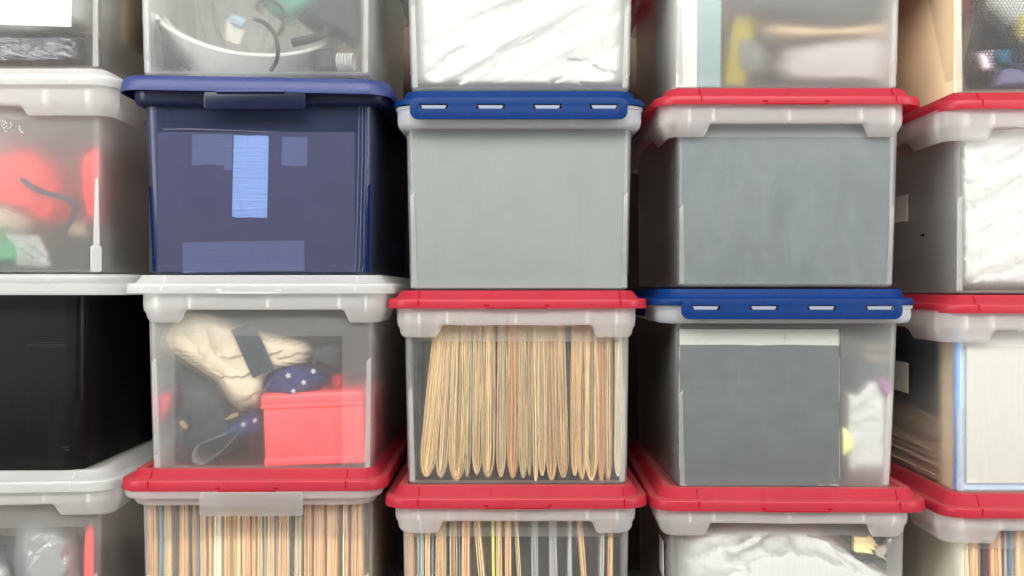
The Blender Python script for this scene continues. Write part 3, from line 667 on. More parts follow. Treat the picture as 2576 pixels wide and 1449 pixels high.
F54 = [(2418, 2438, cream, 0), (2441, 2461, pinkt, 0), (2463, 2468, [(.36, .25, .18)], 0), (2470, 2485, darks, 4), (2486, 2489, maroon, 2), (2491, 2519, pinkt, 8), (2521, 2523, maroon, 2), (2525, 2536, grey, 3), (2538, 2550, bluish, 3), (2553, 2585, tan, 6)]
for i, (a, b_, t, s) in enumerate(F54):
    upright_file('upright %s folder, %s from left in bottom right red-lidded box' % (tone_word(t), ORD[i]), a, b_, 1315, 1732, s, t, 'folders in the bottom right box')
# dark sheets behind the files, standing in for the shade in the gaps
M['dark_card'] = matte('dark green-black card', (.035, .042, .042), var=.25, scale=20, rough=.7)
put('gap_backdrop', board_geo(1022, 1574, 1300, 1712, .05, .003), M['dark_card'], 'dark gap divider standing behind sparse files in bottom third-stack box', 'backdrop')
put('gap_backdrop', board_geo(368, 930, 1262, 1680, .034, .003), M['dark_card'], 'dark gap divider behind tan files in bottom box with centre tab', 'backdrop')
put('gap_backdrop', board_geo(1030, 1572, 800, 1214, .036, .003), M['dark_card'], 'dark gap divider behind hanging paper wads in third-row box', 'backdrop')
put('gap_backdrop', board_geo(2406, 2940, 1320, 1735, .036, .003), M['dark_card'], 'dark gap divider behind coloured folders in bottom right box', 'backdrop')

# --- bags and cloth
def crumple(x, z, freq, ang, stretch, seed, octaves=4, gain=.55):
    c, s = math.cos(ang), math.sin(ang); a, b_ = (x * c + z * s) / stretch, -x * s + z * c; t = 0; g = 1; f = freq; tot = 0
    for o in range(octaves):
        q = Vector((a * f + seed * 3.1, b_ * f - seed * 1.7, seed + o * 7.3))
        w = noise.noise(q * .5 + Vector((5, 1, 2)))
        t += g * (1 - 2.6 * abs(noise.noise(q + Vector((w, -w, w)) * .6))); tot += g; g *= gain; f *= 1.95
    return t / tot
def outline_fn(pts):
    n = len(pts); cu = sum(p[0] for p in pts) / n; cv = sum(p[1] for p in pts) / n
    ring_ = [Vector((p[0] - cu, p[1] - cv)) for p in pts]
    def rad(th):
        d = Vector((math.cos(th), math.sin(th))); best = 1.0
        for i in range(n):
            a, b_ = ring_[i], ring_[(i + 1) % n]; e = b_ - a
            den = d.x * e.y - d.y * e.x
            if abs(den) < 1e-9: continue
            t = (a.x * e.y - a.y * e.x) / den; s = (a.x * d.y - a.y * d.x) / den
            if t > 0 and -1e-6 <= s <= 1 + 1e-6: best = max(best, t)
        return best
    N = 180; tab = [rad(2 * math.pi * i / N) for i in range(N)]
    for _ in range(2): tab = [(tab[i - 1] + 2 * tab[i] + tab[(i + 1) % N]) / 4 for i in range(N)]
    return cu, cv, lambda th: tab[int(round(th / (2 * math.pi) * N)) % N]
def pillow_geo(outline, yf, T, amp=.006, freq=22, ang=.6, stretch=2.5, seed=1.0, nth=110, nr=34, edge=3.5, octaves=4, press=True, back_amp=.5, wob=.0, gain=.55, extra=None):
    cu, cv, rad = outline_fn(outline); vs_, fs = [], []
    def pt(side, rho, th):
        rr_ = rad(th) * rho
        if wob: rr_ *= 1 + wob * rho * noise.noise(Vector((math.cos(th) * 2.2, math.sin(th) * 2.2, seed)))
        u, v = cu + rr_ * math.cos(th), cv + rr_ * math.sin(th)
        e = 1 - math.sqrt(max(0, 1 - rho ** edge))
        x, z = X(u), Z(v); c = crumple(x, z, freq, ang, stretch, seed, octaves, gain)
        fade = 1 - rho ** 8
        if side == 0:
            y = yf + T * .5 * e - amp * (c - .25) * fade
            if extra: y += extra(u, v)
            if press and y < yf: y = yf + (yf - y) * .02
        else: y = yf + T - T * .5 * e + amp * back_amp * c * fade
        k = (D + y) / D
        return Vector((x * k, y, z * k))
    for side in (0, 1):
        b0 = len(vs_); vs_.append(pt(side, 0, 0))
        top = nr if side == 0 else nr - 1
        for i in range(1, top + 1):
            for j in range(nth): vs_.append(pt(side, i / nr, 2 * math.pi * j / nth))
        for j in range(nth): fs.append((b0, b0 + 1 + j, b0 + 1 + (j + 1) % nth))
        for i in range(1, top):
            for j in range(nth):
                a = b0 + 1 + (i - 1) * nth; q = b0 + 1 + i * nth; j2 = (j + 1) % nth
                fs.append((a + j, q + j, q + j2, a + j2))
        if side == 0: rim = b0 + 1 + (nr - 1) * nth
        else:
            a = b0 + 1 + (top - 1) * nth
            for j in range(nth): j2 = (j + 1) % nth; fs.append((a + j, rim + j, rim + j2, a + j2))
    return vs_, fs
def fold_lines(lines, cap=.014, soft=1.5):
    """overlapping film or cloth edges: a sharp step on one side of each line that eases off on the other"""
    def f(u, v):
        t = 0.0
        for (a, b_, A, w) in lines:
            dx, dv = b_[0] - a[0], b_[1] - a[1]; L = math.hypot(dx, dv); s_ = ((u - a[0]) * dx + (v - a[1]) * dv) / L
            d = ((u - a[0]) * dv - (v - a[1]) * dx) / L + 4 * math.sin(s_ * .07 + a[0]) + 1.5 * math.sin(s_ * .21 + a[1])
            if d < -soft: continue
            e = 1.0 if 0 <= s_ <= L else math.exp(-((s_ if s_ < 0 else s_ - L) / 12) ** 2)
            t += A * e * (math.exp(-max(0, d) / w) if d > 0 else (d + soft) / soft)
        return min(t, cap)
    return f
M['white_bag'] = matte('white carrier bag film', (.72, .72, .71), var=.03, scale=10, rough=.42, trans=.36, spec=.35, crease=(.30, 11, .6, 3.0))
M['black_bag'] = matte('black bin liner film', (.016, .02, .024), var=.3, scale=12, rough=.16, spec=.9, crease=(1.0, 22, -.15, 4.0))
M['red_cloth'] = matte('red fabric', (.78, .03, .03), var=.15, scale=20, rough=.9)
M['green_bag'] = matte('green film bag', (.03, .26, .11), var=.4, scale=14, rough=.3, bump=.5, bscale=30, spec=.5)
M['dark_cloth'] = matte('charcoal fabric', (.03, .036, .042), var=.35, scale=40, rough=.95)
M['cream_cloth'] = matte('cream fabric', (.50, .425, .32), var=.1, scale=220, rough=.95, bump=.25, bscale=900)
M['teal_cloth'] = matte('teal green fabric', (.09, .26, .20), var=.3, scale=30, rough=.9)
M['navy_cloth'] = matte('navy printed fabric', (.012, .018, .085), var=.3, scale=40, rough=.9)
M['strap'] = matte('dark grey webbing', (.028, .036, .042), var=.5, scale=260, stretch=(1, 1, 1), rough=.85, bump=.6, bscale=700)
M['rubber'] = matte('black cable', (.02, .02, .02), rough=.45, var=.2)
def film(name, veil=.3, gl=.16, colour=(.85, .87, .88), rough=.14):
    m, nt, ns, ln = new_mat(name)
    t = node(ns, 'ShaderNodeBsdfTransparent', Color=(.93, .94, .94, 1)); d = node(ns, 'ShaderNodeBsdfDiffuse', Color=rgba(colour)); g = node(ns, 'ShaderNodeBsdfGlossy', Roughness=rough)
    a = node(ns, 'ShaderNodeMixShader', Fac=veil); ln.new(t.outputs[0], a.inputs[1]); ln.new(d.outputs[0], a.inputs[2])
    b_ = node(ns, 'ShaderNodeMixShader', Fac=gl); ln.new(a.outputs[0], b_.inputs[1]); ln.new(g.outputs[0], b_.inputs[2])
    o = ns.new('ShaderNodeOutputMaterial'); ln.new(b_.outputs[0], o.inputs[0]); return m
M['clear_bag'] = film('clear bag film', .22, .16)
M['curl_film'] = film('curled clear sheet', .16, .14, rough=.08)

# third stack, top: white bag pressed against the wall
put('plastic_bag', pillow_geo([(1042, -160), (1300, -175), (1575, -160), (1578, 40), (1577, 200), (1568, 221), (1300, 222), (1055, 222), (1044, 205), (1042, 40)], YF + .002, .3, amp=.009, freq=12, ang=.55, stretch=5.5, seed=3, octaves=5, nth=200, nr=80, edge=34, gain=.62, extra=fold_lines([((1060, 120), (1300, 15), .006, 26), ((1270, 160), (1572, 30), .009, 34), ((1390, 205), (1565, 110), .008, 22), ((1130, 214), (1400, 95), .007, 30), ((1180, 60), (1420, -30), .006, 26), ((1410, 60), (1570, -30), .006, 24), ((1560, 190), (1440, 150), .007, 16), ((1060, 200), (1160, 120), .006, 20)], .008, 8)), M['white_bag'],
    'white plastic bag with diagonal creases pressed against top box of third stack', 'bag')
# leftmost top box
put('plastic_bag', pillow_geo([(-280, -180), (246, -180), (248, -20), (240, 70), (120, 100), (-100, 90), (-280, 80)], YF + .004, .36, amp=.016, freq=12, ang=-.5, stretch=1.8, seed=9, octaves=4, nth=130, nr=44, edge=7), M['white_bag'],
    'white plastic bag behind paper sheet in top left box', 'bag')
put('bin_liner', pillow_geo([(-280, 86), (-50, 78), (100, 84), (238, 80), (248, 110), (244, 168), (100, 169), (-280, 169)], YF, .38, amp=.009, freq=16, ang=-.12, stretch=4.2, seed=5, octaves=5, nth=160, nr=44, edge=8, gain=.7), M['black_bag'],
    'crumpled glossy black bin liner at the bottom of top left box', 'bag')
M['white_paper'] = matte('white paper', (.48, .47, .45), var=.03, scale=8, rough=.8)
put('paper_sheet', board_geo(-180, 182, -120, 62, YF - .001, .0012, tilt=-1.8), M['white_paper'], 'flat white paper sheet in front of the bag in top left box', 'paper')
M['cardboard'] = matte('brown cardboard', (.42, .29, .18), var=.12, scale=18, rough=.9)
o = put('cardboard_flap', boxm(X(254) - .012, X(254) - .009, .10, .30, Z(60), Z(-150)), M['cardboard'], 'brown cardboard piece against the side of top left box', 'cardboard')

# second stack, top: hard hat and odds and ends
M['hat'] = matte('white hard hat shell', (.90, .89, .85), var=.05, scale=14, rough=.35, spec=.5)
hc = Pt(630, 14, .15); Rm = Matrix.Rotation(math.radians(17), 3, 'Y') @ Matrix.Rotation(math.radians(40), 3, 'X')
def hatp(t, s, k=1.0):
    a, b_ = .138, .144
    r = math.cos(s * math.pi / 2) ** .62; h = -.135 * math.sin(s * math.pi / 2)
    fl = 1 + .035 * (1 - s) ** 8
    return hc + Rm @ Vector((a * r * fl * k * math.cos(t), b_ * r * fl * k * math.sin(t), h * k))
NT, NS = 48, 16; vs_ = []; fs = []
for i in range(NS):
    for j in range(NT): vs_.append(hatp(2 * math.pi * j / NT, i / (NS - 1) * .985))
for i in range(NS - 1):
    for j in range(NT): fs.append((i * NT + j, i * NT + (j + 1) % NT, (i + 1) * NT + (j + 1) % NT, (i + 1) * NT + j))
fs.append(tuple((NS - 1) * NT + j for j in range(NT)))
hat = empty('hard_hat', hc + Vector((0, 0, -.11)), 0, 'upturned white hard hat in top box of second stack', 'hard hat')
def hp(name, geo, mat, parent=None, smooth=40):
    o = link(name, *geo, mat, parent or hat, smooth=smooth)
    off = hat.location + (parent.location if parent else Vector((0, 0, 0)))
    for v in o.data.vertices: v.co -= hat.location
    return o
sh = hp('shell', (vs_, fs), M['hat']); solidify(sh, .003, 1)
hp('rim_bead', tube([hatp(2 * math.pi * j / 64, 0, 1.006) for j in range(65)], .0032, 8), M['hat'])
for (t, s) in ((-.95, .17), (-2.55, .2), (-1.7, .9)):
    p = hatp(t, s, 1.02); nrm = (p - hc).normalized(); q = nrm.to_track_quat('Z', 'Y').to_matrix()
    ringv = [p + nrm * .0028 + q @ Vector((.0056 * math.cos(a), .0056 * math.sin(a), 0)) for a in [2 * math.pi * i / 14 for i in range(14)]]
    hp('rivet_hole', (ringv + [v + nrm * .001 for v in ringv], loft([ringv, ringv])[1] + [tuple(range(14, 28))]), M['rubber'])
M['webbing'] = matte('grey suspension webbing', (.5, .48, .42), var=.2, scale=120, rough=.9)
hp('suspension_band', tube([hatp(2 * math.pi * j / 40, .10, .9) for j in range(41)], .004, 6, flat=2.4), M['webbing'])
for t in (.4, 1.4, 2.5, 3.6, 4.6, 5.6):
    hp('suspension_strap', tube([hatp(t, .1 + .8 * k / 10, .9) for k in range(11)], .0035, 6, flat=2.0), M['webbing'])
cl = [(570, 52), (583, 44), (606, 48), (620, 62), (612, 88), (602, 112), (584, 108), (568, 100)]
put('headlamp_strap_clip', loft([[Pt(u, v, .024) for u, v in cl], [Pt(u, v, .034) for u, v in cl]], True, True), matte('clip plastic', (.48, .46, .41)), 'pale strap clip with blue woven band lying over the hard hat rim', 'clip')
M['blue_weave'] = matte('pale blue woven band', (.25, .35, .41), var=.35, scale=300, rough=.9)
put('woven_band', tube([Pt(586, 50, .026), Pt(600, 53, .021), Pt(614, 62, .023)], .0075, 8), M['blue_weave'], 'short pale blue woven band on the clip in hard hat', 'band')
put('cable', tube(spline([Pt(648, 30, .05), Pt(655, 5, .045), Pt(680, 2, .04), Pt(706, 20, .035), Pt(712, 60, .03), Pt(700, 90, .03)]), .0028, 8), M['rubber'], 'small black cable loop inside the hard hat box', 'cable')
put('cable', tube(spline([Pt(640, 48, .03), Pt(665, 58, .022), Pt(690, 85, .012), Pt(699, 125, .0085), Pt(695, 155, .0085), Pt(680, 180, .012)]), .0030, 8), M['rubber'], 'black cable hanging over the front of the hard hat', 'cable')
put('cloth', pillow_geo([(655, -120), (800, -160), (905, -150), (905, -20), (830, 8), (770, 38), (720, 60), (690, 45), (660, 10)], .06, .14, amp=.008, freq=14, seed=4, octaves=3), M['teal_cloth'], 'teal green cloth bundled inside the hard hat', 'cloth')
put('cloth', pillow_geo([(740, 40), (830, -120), (912, -120), (912, 80), (900, 130), (840, 95), (790, 85)], .05, .2, amp=.008, freq=18, seed=6, octaves=3), M['dark_cloth'], 'charcoal cloth at the right of the hard hat', 'cloth')
put('dark_tool', tube(spline([Pt(735, 108, .018), Pt(780, 98, .018), Pt(815, 84, .022), Pt(826, 74, .03)]), .0065, 8), M['rubber'], 'black handle resting across the hard hat rim', 'tool')
put('cloth', pillow_geo([(366, 60), (410, 40), (440, 110), (480, 165), (470, 180), (380, 180)], .04, .18, amp=.006, freq=20, seed=8, octaves=3), M['dark_cloth'], 'dark cloth left of the hard hat', 'cloth')
put('strap', tube(spline([Pt(398, 50, .02), Pt(402, 80, .016), Pt(425, 115, .012), Pt(455, 150, .010), Pt(480, 176, .012)]), .0032, 6, flat=.5), M['rubber'], 'black chin strap hanging left of the hard hat', 'strap')
M['cord_white'] = matte('white cord', (.42, .42, .41), var=.08)
sp_ = empty('cord_spool', Pt(878, 179, .02), 0, 'spool of white cord at the lower right of the hard hat box', 'spool')
for k in range(6):
    c0 = Pt(852 + k * 7, 160, .028); q = [c0 + Vector((.0, .016 * math.cos(a), .011 * math.sin(a) + .002)) for a in [2 * math.pi * i / 16 for i in range(17)]]
    o = link('cord_turn', *tube(q, .0017, 6), M['cord_white'], sp_)
    for v in o.data.vertices: v.co -= sp_.location
put('dark_pouch', pillow_geo([(780, 130), (840, 118), (860, 150), (850, 182), (790, 182)], .03, .09, amp=.003, seed=2, octaves=2), M['dark_cloth'], 'dark pouch behind the spool in hard hat box', 'pouch')

# fourth stack, top
M['pale_blue_card'] = matte('pale blue card', (.31, .43, .44), var=.05, scale=10, rough=.7)
put('paper_slab', board_geo(1704, 1754, -170, 219, YF, .18, tilt=-.4), matte('bright white paper', (.85, .84, .81), var=.02, scale=6), 'thick white paper slab upright in top box of fourth stack', 'paper')
put('card_folder', board_geo(1755, 1814, -170, 219, YF + .001, .2, tilt=-.6), M['pale_blue_card'], 'pale blue-green folder beside white slab in top fourth-stack box', 'folder')
M['yellow_plastic'] = matte('yellow plastic', (.72, .58, .05), var=.1)
put('yellow_item', board_geo(1836, 1886, 42, 214, .075, .03, tilt=-9), M['yellow_plastic'], 'blurred yellow upright item in top fourth-stack box', 'tool')
M['kraft'] = matte('kraft paper', (.66, .47, .27), var=.1, scale=20)
put('dark_folder', pillow_geo([(1830, -160), (2240, -160), (2246, 20), (2200, 62), (2100, 68), (2000, 52), (1830, 30)], .02, .2, amp=.004, freq=10, seed=11, octaves=2), M['dark_cloth'], 'dark rounded bundle at the top of the pale folder box', 'bundle')
put('kraft_packet', pillow_geo([(1900, 60), (2050, 66), (2150, 72), (2230, 55), (2238, 90), (2150, 92), (2000, 98), (1900, 96)], .022, .16, amp=.002, freq=14, seed=12, octaves=2), M['kraft'], 'flattened kraft paper packet under the dark bundle', 'packet')
M['lilac_bag'] = matte('pale lilac film bag', (.80, .72, .70), var=.08, scale=8, rough=.3, trans=.3, bump=.4, bscale=40)
put('plastic_bag', pillow_geo([(1960, 120), (2060, 100), (2200, 86), (2242, 110), (2242, 212), (2100, 216), (1970, 216), (1930, 180)], YF + .002, .3, amp=.012, freq=12, ang=.5, stretch=3, seed=14, octaves=4, nth=130, nr=44, edge=7), M['lilac_bag'], 'pale pinkish film bag at the bottom of top fourth-stack box', 'bag')
put('cloth', pillow_geo([(1828, 60), (1930, 90), (1960, 160), (1940, 215), (1860, 215), (1830, 160)], .07, .15, amp=.004, seed=15, octaves=2), matte('grey felt', (.32, .33, .33)), 'grey cloth behind the yellow item', 'cloth')

# rightmost stack, top: net bag and tan folders
M['tan_card'] = matte('tan folder card', (.80, .62, .40), var=.06, scale=10, rough=.8)
ang_ = math.radians(-1)
put('tan_folder', boxm(X(2402) + .0045, X(2402) + .014, .012, .40, Z(228), Z(-150)), M['tan_card'], 'tan folder standing along the side wall of top right box', 'folder')
NETC = (2570, 90)
def net_surf(u, v):
    d = math.hypot((u - 2560) / 150, (v - 60) / 190); return .009 + .05 * min(1.6, d * d) + .006 * math.sin(u * .05) * math.sin(v * .045)
vs_ = []; fs = []; c = 9.2; idx = {}
def nv(i, j, u, v):
    k = (round(u * 3), round(v * 3))
    if k not in idx: idx[k] = len(vs_); y = net_surf(u, v); vs_.append(Pt(u, v, y))
    return idx[k]
for r_ in range(-14, 32):
    for q_ in range(0, 26):
        u = 2440 + q_ * c + (c / 2 if r_ % 2 else 0) + (r_ * .7); v = r_ * c * .87
        if v > 222 or math.hypot((u - 2590) / 165, (v - 40) / 215) > 1: continue
        hexa = [(u + c * .577 * math.sin(a), v + c * .577 * math.cos(a)) for a in [math.pi / 3 * k for k in range(6)]]
        f_ = [nv(0, 0, *h) for h in hexa]
        if len(set(f_)) == 6: fs.append(tuple(f_))
M['net'] = matte('black net cord', (.025, .035, .045), var=.2, rough=.6)
net = put('net_bag', (vs_, fs), M['net'], 'black hexagon net bag holding toys in top right box', 'bag', smooth=0)
md = net.modifiers.new('net', 'WIREFRAME'); md.thickness = .0013; md.use_replace = True; md.use_even_offset = False
for (pts, cc, lab, sd) in (([(2470, -60), (2560, -90), (2640, -40), (2640, 60), (2540, 70), (2480, 20)], (.82, .83, .8), 'white rounded toy in net bag', 31), ([(2535, 20), (2600, 0), (2680, 40), (2660, 110), (2560, 110)], (.75, .68, .2), 'yellow rounded toy in net bag', 32),
                      ([(2455, 130), (2500, 125), (2505, 180), (2470, 185)], (.72, .62, .7), 'pale pink block low in net bag', 33), ([(2505, 128), (2540, 122), (2545, 165), (2515, 170)], (.05, .25, .45), 'blue block low in net bag', 34), ([(2500, 165), (2640, 150), (2640, 224), (2490, 224)], (.10, .09, .16), 'dark purple bundle at the bottom of net bag', 35)):
    put('toy', pillow_geo(pts, .022 if sd < 33 else .03, .06, amp=.002, seed=sd, octaves=2, nth=48, nr=12), matte('toy colour', cc, rough=.5), lab, 'toy')
put('cloth', pillow_geo([(2420, 170), (2450, 60), (2440, -80), (2640, -100), (2640, 224), (2430, 224)], .09, .2, amp=.004, seed=37, octaves=2, nth=60, nr=16), M['dark_cloth'], 'dark cloth behind the net bag', 'cloth')

# leftmost stack, second row: red cloth, strap, green bag
put('cloth', pillow_geo([(-280, 372), (-20, 392), (60, 362), (120, 378), (165, 425), (190, 500), (204, 566), (150, 600), (60, 545), (-60, 505), (-280, 505)], .024, .3, amp=.03, freq=7, ang=.7, stretch=2, seed=21, octaves=3, edge=5), M['red_cloth'], 'bright red cloth in the clear box of leftmost stack', 'cloth')
put('cloth', pillow_geo([(204, 405), (230, 372), (252, 365), (252, 470), (251, 575), (222, 560), (206, 480)], .012, .2, amp=.01, freq=9, seed=27, octaves=3, edge=16, nth=70, nr=24), M['red_cloth'], 'narrow red cloth fold pressed beside the corner post', 'cloth')
put('cloth', pillow_geo([(-280, 480), (-40, 490), (60, 510), (110, 560), (90, 600), (-280, 600)], .034, .1, amp=.006, freq=9, seed=22, octaves=2), M['cream_cloth'], 'cream cloth between red cloth and green bag', 'cloth')
put('cloth', pillow_geo([(150, 555), (225, 555), (235, 600), (180, 608)], .026, .2, amp=.005, freq=9, seed=28, octaves=2), M['cream_cloth'], 'small cream cloth fold beside the corner post', 'cloth')
put('green_bag', pillow_geo([(-280, 575), (-30, 560), (60, 580), (120, 640), (130, 676), (-280, 678)], YF, .2, amp=.012, freq=16, ang=-.7, stretch=2.2, seed=23, octaves=4), M['green_bag'], 'green film bag low in the leftmost clear box', 'bag')
put('film_bag', pillow_geo([(10, 585), (100, 590), (128, 640), (135, 674), (40, 672)], YF - .0006, .02, amp=.008, freq=26, ang=-.7, stretch=2.5, seed=25, octaves=4), M['clear_bag'], 'clear crinkled film over the green bag', 'bag')
put('cloth', pillow_geo([(120, 620), (245, 600), (250, 676), (125, 676)], .02, .33, amp=.006, seed=24, octaves=3), M['dark_cloth'], 'dark cloth at the bottom right of the red cloth box', 'cloth')
put('strap', tube(spline([Pt(55, 450, .016), Pt(80, 470, .012), Pt(120, 487, .010), Pt(155, 495, .010), Pt(186, 508, .010), Pt(193, 525, .010), Pt(180, 555, .010), Pt(166, 572, .010), Pt(164, 590, .012), Pt(180, 605, .016)]), .004, 8,
    radii=None), M['dark_cloth'], 'black strap snaking over the red cloth', 'strap')
put('strap', tube(spline([Pt(262, 480, .09), Pt(268, 520, .08), Pt(278, 560, .07), Pt(282, 600, .07), Pt(280, 640, .07)]), .006, 8), M['dark_cloth'], 'black strap seen through the side of the red cloth box', 'strap')

# navy box: taped brown album
M['brown_cover'] = matte('dark brown album cover', (.15, .122, .115), var=.12, scale=40, rough=.8)
al = put('album', board_geo(396, 892, 332, 684, YF + .0005, .05), M['brown_cover'], 'dark brown album with tape strips inside the navy box', 'album')
def tape_mat(nm, c, b_): return matte(nm, c, var=.06, scale=20, stretch=(1, 1, 12), rough=.45, bump=b_, bscale=30)
M['blue_tape'] = tape_mat('light blue crepe tape', (.66, .86, .98), .8); M['clear_tape'] = tape_mat('frosted tape', (.27, .27, .285), .3)
def ragged(u0, u1, v0, v1, y, t, tilt, seed):
    rr2 = random.Random(seed); n = 7; a = math.radians(tilt); cu, cv = (u0 + u1) / 2, (v0 + v1) / 2; pl = []
    for i in range(n): pl.append((u0 + (u1 - u0) * i / (n - 1), v1 + rr2.uniform(-1.3, 1.3)))
    for i in range(n): pl.append((u1 - (u1 - u0) * i / (n - 1), v0 + rr2.uniform(-.6, .6)))
    pl = [(cu + (u - cu) * math.cos(a) - (v - cv) * math.sin(a), cv + (u - cu) * math.sin(a) + (v - cv) * math.cos(a)) for u, v in pl]
    return loft([[Pt(u, v, y) for u, v in pl], [Pt(u, v, y + t) for u, v in pl]], True, True)
def sub(parent, name, geo, mat):
    o = link(name, *geo, mat, parent, smooth=0)
    for v in o.data.vertices: v.co -= parent.location
    return o
ta = YF - .0001
sub(al, 'blue_tape_strip', ragged(586, 674, 341, 547, ta - .0006, .0008, 1.2, 1), M['blue_tape'])
sub(al, 'tape_strip', ragged(483, 584, 338, 415, ta, .0004, .6, 2), M['clear_tape'])
sub(al, 'tape_strip', ragged(563, 584, 408, 427, ta + .0001, .0003, 0, 5), M['clear_tape'])
sub(al, 'tape_strip', ragged(709, 773, 344, 418, ta, .0004, 1.4, 3), M['clear_tape'])
sub(al, 'tape_strip', ragged(460, 766, 607, 684, ta, .0004, -1.0, 4), M['clear_tape'])
put('paper_sheet', loft([[Pt(u, v + dv, y) for u, v, y in ((410, 326, .016), (450, 323, .009), (560, 326, .0085), (700, 332, .0085), (800, 336, .009), (848, 334, .014))] + [Pt(u, v + dv, y + .12) for u, v, y in ((848, 334, .014), (700, 332, .0085), (560, 326, .0085), (410, 326, .016))] for dv in (0, 1.5)], True, True), M['tan_card'], 'tan paper sheet lying over the top of the brown album', 'paper')
for i, u in enumerate((903, 912, 921)):
    put('plastic_sleeve', tube([Pt(u, 262 + 3 * i, .012), Pt(u - 1, 400, .0085), Pt(u - 5, 560, .0085), Pt(u - 9 + 2 * i, 660, .0085), Pt(u - 10, 686, .009)], .0006, 6), M['cord_white'], 'clear sleeve edge right of the brown album, %s of three from left' % ORD[i], 'sleeve', group='sleeve edges in the navy box')
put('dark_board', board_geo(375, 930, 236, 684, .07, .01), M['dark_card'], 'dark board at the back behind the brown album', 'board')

# third stack, second row: plain grey board ; fourth stack: blotchy panel
M['grey_board'] = matte('plain grey board', (.165, .185, .18), var=.13, scale=9, stretch=(1.6, 1, .5), rough=.75)
put('grey_board', board_geo(1034, 1577, 262, 724, YF, .02), M['grey_board'], 'plain grey board filling the front of the blue latch-lidded box', 'board')
def blotch():
    m, nt, ns, ln = new_mat('blotchy blue-grey paint'); tc = ns.new('ShaderNodeTexCoord')
    mp = node(ns, 'ShaderNodeMapping'); mp.inputs['Scale'].default_value = (1.3, 1, .8); ln.new(tc.outputs['Object'], mp.inputs['Vector'])
    n = node(ns, 'ShaderNodeTexNoise', Scale=15.0, Detail=1.0, Distortion=.6); ln.new(mp.outputs[0], n.inputs['Vector'])
    cr = ns.new('ShaderNodeValToRGB'); cr.color_ramp.interpolation = 'EASE'
    e = cr.color_ramp.elements; e[0].position = .36; e[0].color = (.073, .088, .095, 1); e[1].position = .66; e[1].color = (.084, .096, .102, 1)
    q = cr.color_ramp.elements.new(.46); q.color = (.082, .100, .108, 1); q = cr.color_ramp.elements.new(.5); q.color = (.076, .093, .101, 1); q = cr.color_ramp.elements.new(.56); q.color = (.087, .105, .112, 1)
    ln.new(n.outputs[0], cr.inputs[0])
    mp2 = node(ns, 'ShaderNodeMapping'); mp2.inputs['Scale'].default_value = (90, 1, 5); ln.new(tc.outputs['Object'], mp2.inputs['Vector'])
    n2 = node(ns, 'ShaderNodeTexNoise', Scale=1.0, Detail=4.0); ln.new(mp2.outputs[0], n2.inputs['Vector'])
    mx = node(ns, 'ShaderNodeMix', _data_type='RGBA'); mx.blend_type = 'OVERLAY'; mx.inputs[0].default_value = .14; ln.new(cr.outputs[0], mx.inputs[6]); ln.new(n2.outputs[0], mx.inputs[7])
    p = node(ns, 'ShaderNodeBsdfPrincipled', Roughness=.6); ln.new(mx.outputs[2], p.inputs['Base Color'])
    o = ns.new('ShaderNodeOutputMaterial'); ln.new(p.outputs[0], o.inputs[0]); return m
M['blotch'] = blotch()
put('painted_board', board_geo(1708, 2244, 296, 714, YF, .02), M['blotch'], 'blotchy blue-grey painted panel in red-lidded box of fourth stack', 'panel')
put('cloth', pillow_geo([(1730, 262), (2200, 262), (2220, 350), (1720, 350)], .06, .2, amp=.004, seed=41, octaves=2, nth=50, nr=14), matte('brown collar shade', (.13, .10, .08)), 'brown patch for the shade under the collar above the blotchy panel', 'cloth')  # brown pillow stands in for the shade below the collar

# rightmost stack second row: white bag
put('plastic_bag', pillow_geo([(2409, 300), (2700, 290), (2930, 300), (2930, 729), (2600, 731), (2412, 729), (2409, 600), (2408, 420)], YF + .002, .40, amp=.012, freq=9, ang=.5, stretch=4, seed=44, octaves=5, nth=220, nr=84, edge=34, extra=fold_lines([((2420, 530), (2600, 470), .007, 44), ((2450, 660), (2600, 555), .007, 40), ((2440, 708), (2620, 655), .006, 34), ((2480, 420), (2620, 380), .008, 30), ((2430, 470), (2470, 600), .005, 34)], .012, 5)), M['white_bag'], 'white plastic bag filling red-lidded box of rightmost stack', 'bag')
# third row second stack: canvas, flag cloth, cash box
put('canvas_bag', pillow_geo([(470, 786), (520, 788), (590, 815), (690, 840), (776, 862), (792, 886), (780, 914), (710, 930), (672, 950), (668, 985), (656, 1030), (606, 1036), (580, 1012), (548, 962), (515, 940), (460, 902), (425, 877), (417, 850), (438, 813)], YF, .12, amp=.006, freq=9, ang=-.5, stretch=2.2, seed=53, octaves=2, nth=260, nr=90, edge=6, gain=.3, extra=fold_lines([((458, 800), (474, 845), .004, 26), ((474, 845), (515, 905), .0045, 26), ((515, 905), (560, 950), .004, 20), ((520, 836), (545, 888), .005, 28), ((545, 888), (600, 925), .004, 22), ((700, 890), (560, 900), .0045, 18), ((785, 892), (705, 900), .004, 14), ((690, 930), (560, 955), .005, 24), ((655, 990), (598, 1010), .004, 16)], .009, 4)), M['cream_cloth'],
    'crumpled cream canvas bag in the milky-lidded box', 'bag')
def ribbon(path, w, t=.0012):
    """flat band: path of (point, side direction)"""
    vs_, fs = [], []
    for p, s in path:
        for a in (-1, 1):
            for dy in (0, t): vs_.append(p + s * (w / 2 * a) + Vector((0, dy, 0)))
    for i in range(len(path) - 1):
        a, b_ = 4 * i, 4 * i + 4
        fs += [(a, b_, b_ + 2, a + 2), (a + 1, a + 3, b_ + 3, b_ + 1), (a, a + 1, b_ + 1, b_), (a + 2, b_ + 2, b_ + 3, a + 3)]
    fs += [(0, 2, 3, 1), (4 * len(path) - 4, 4 * len(path) - 3, 4 * len(path) - 1, 4 * len(path) - 2)]
    return vs_, fs
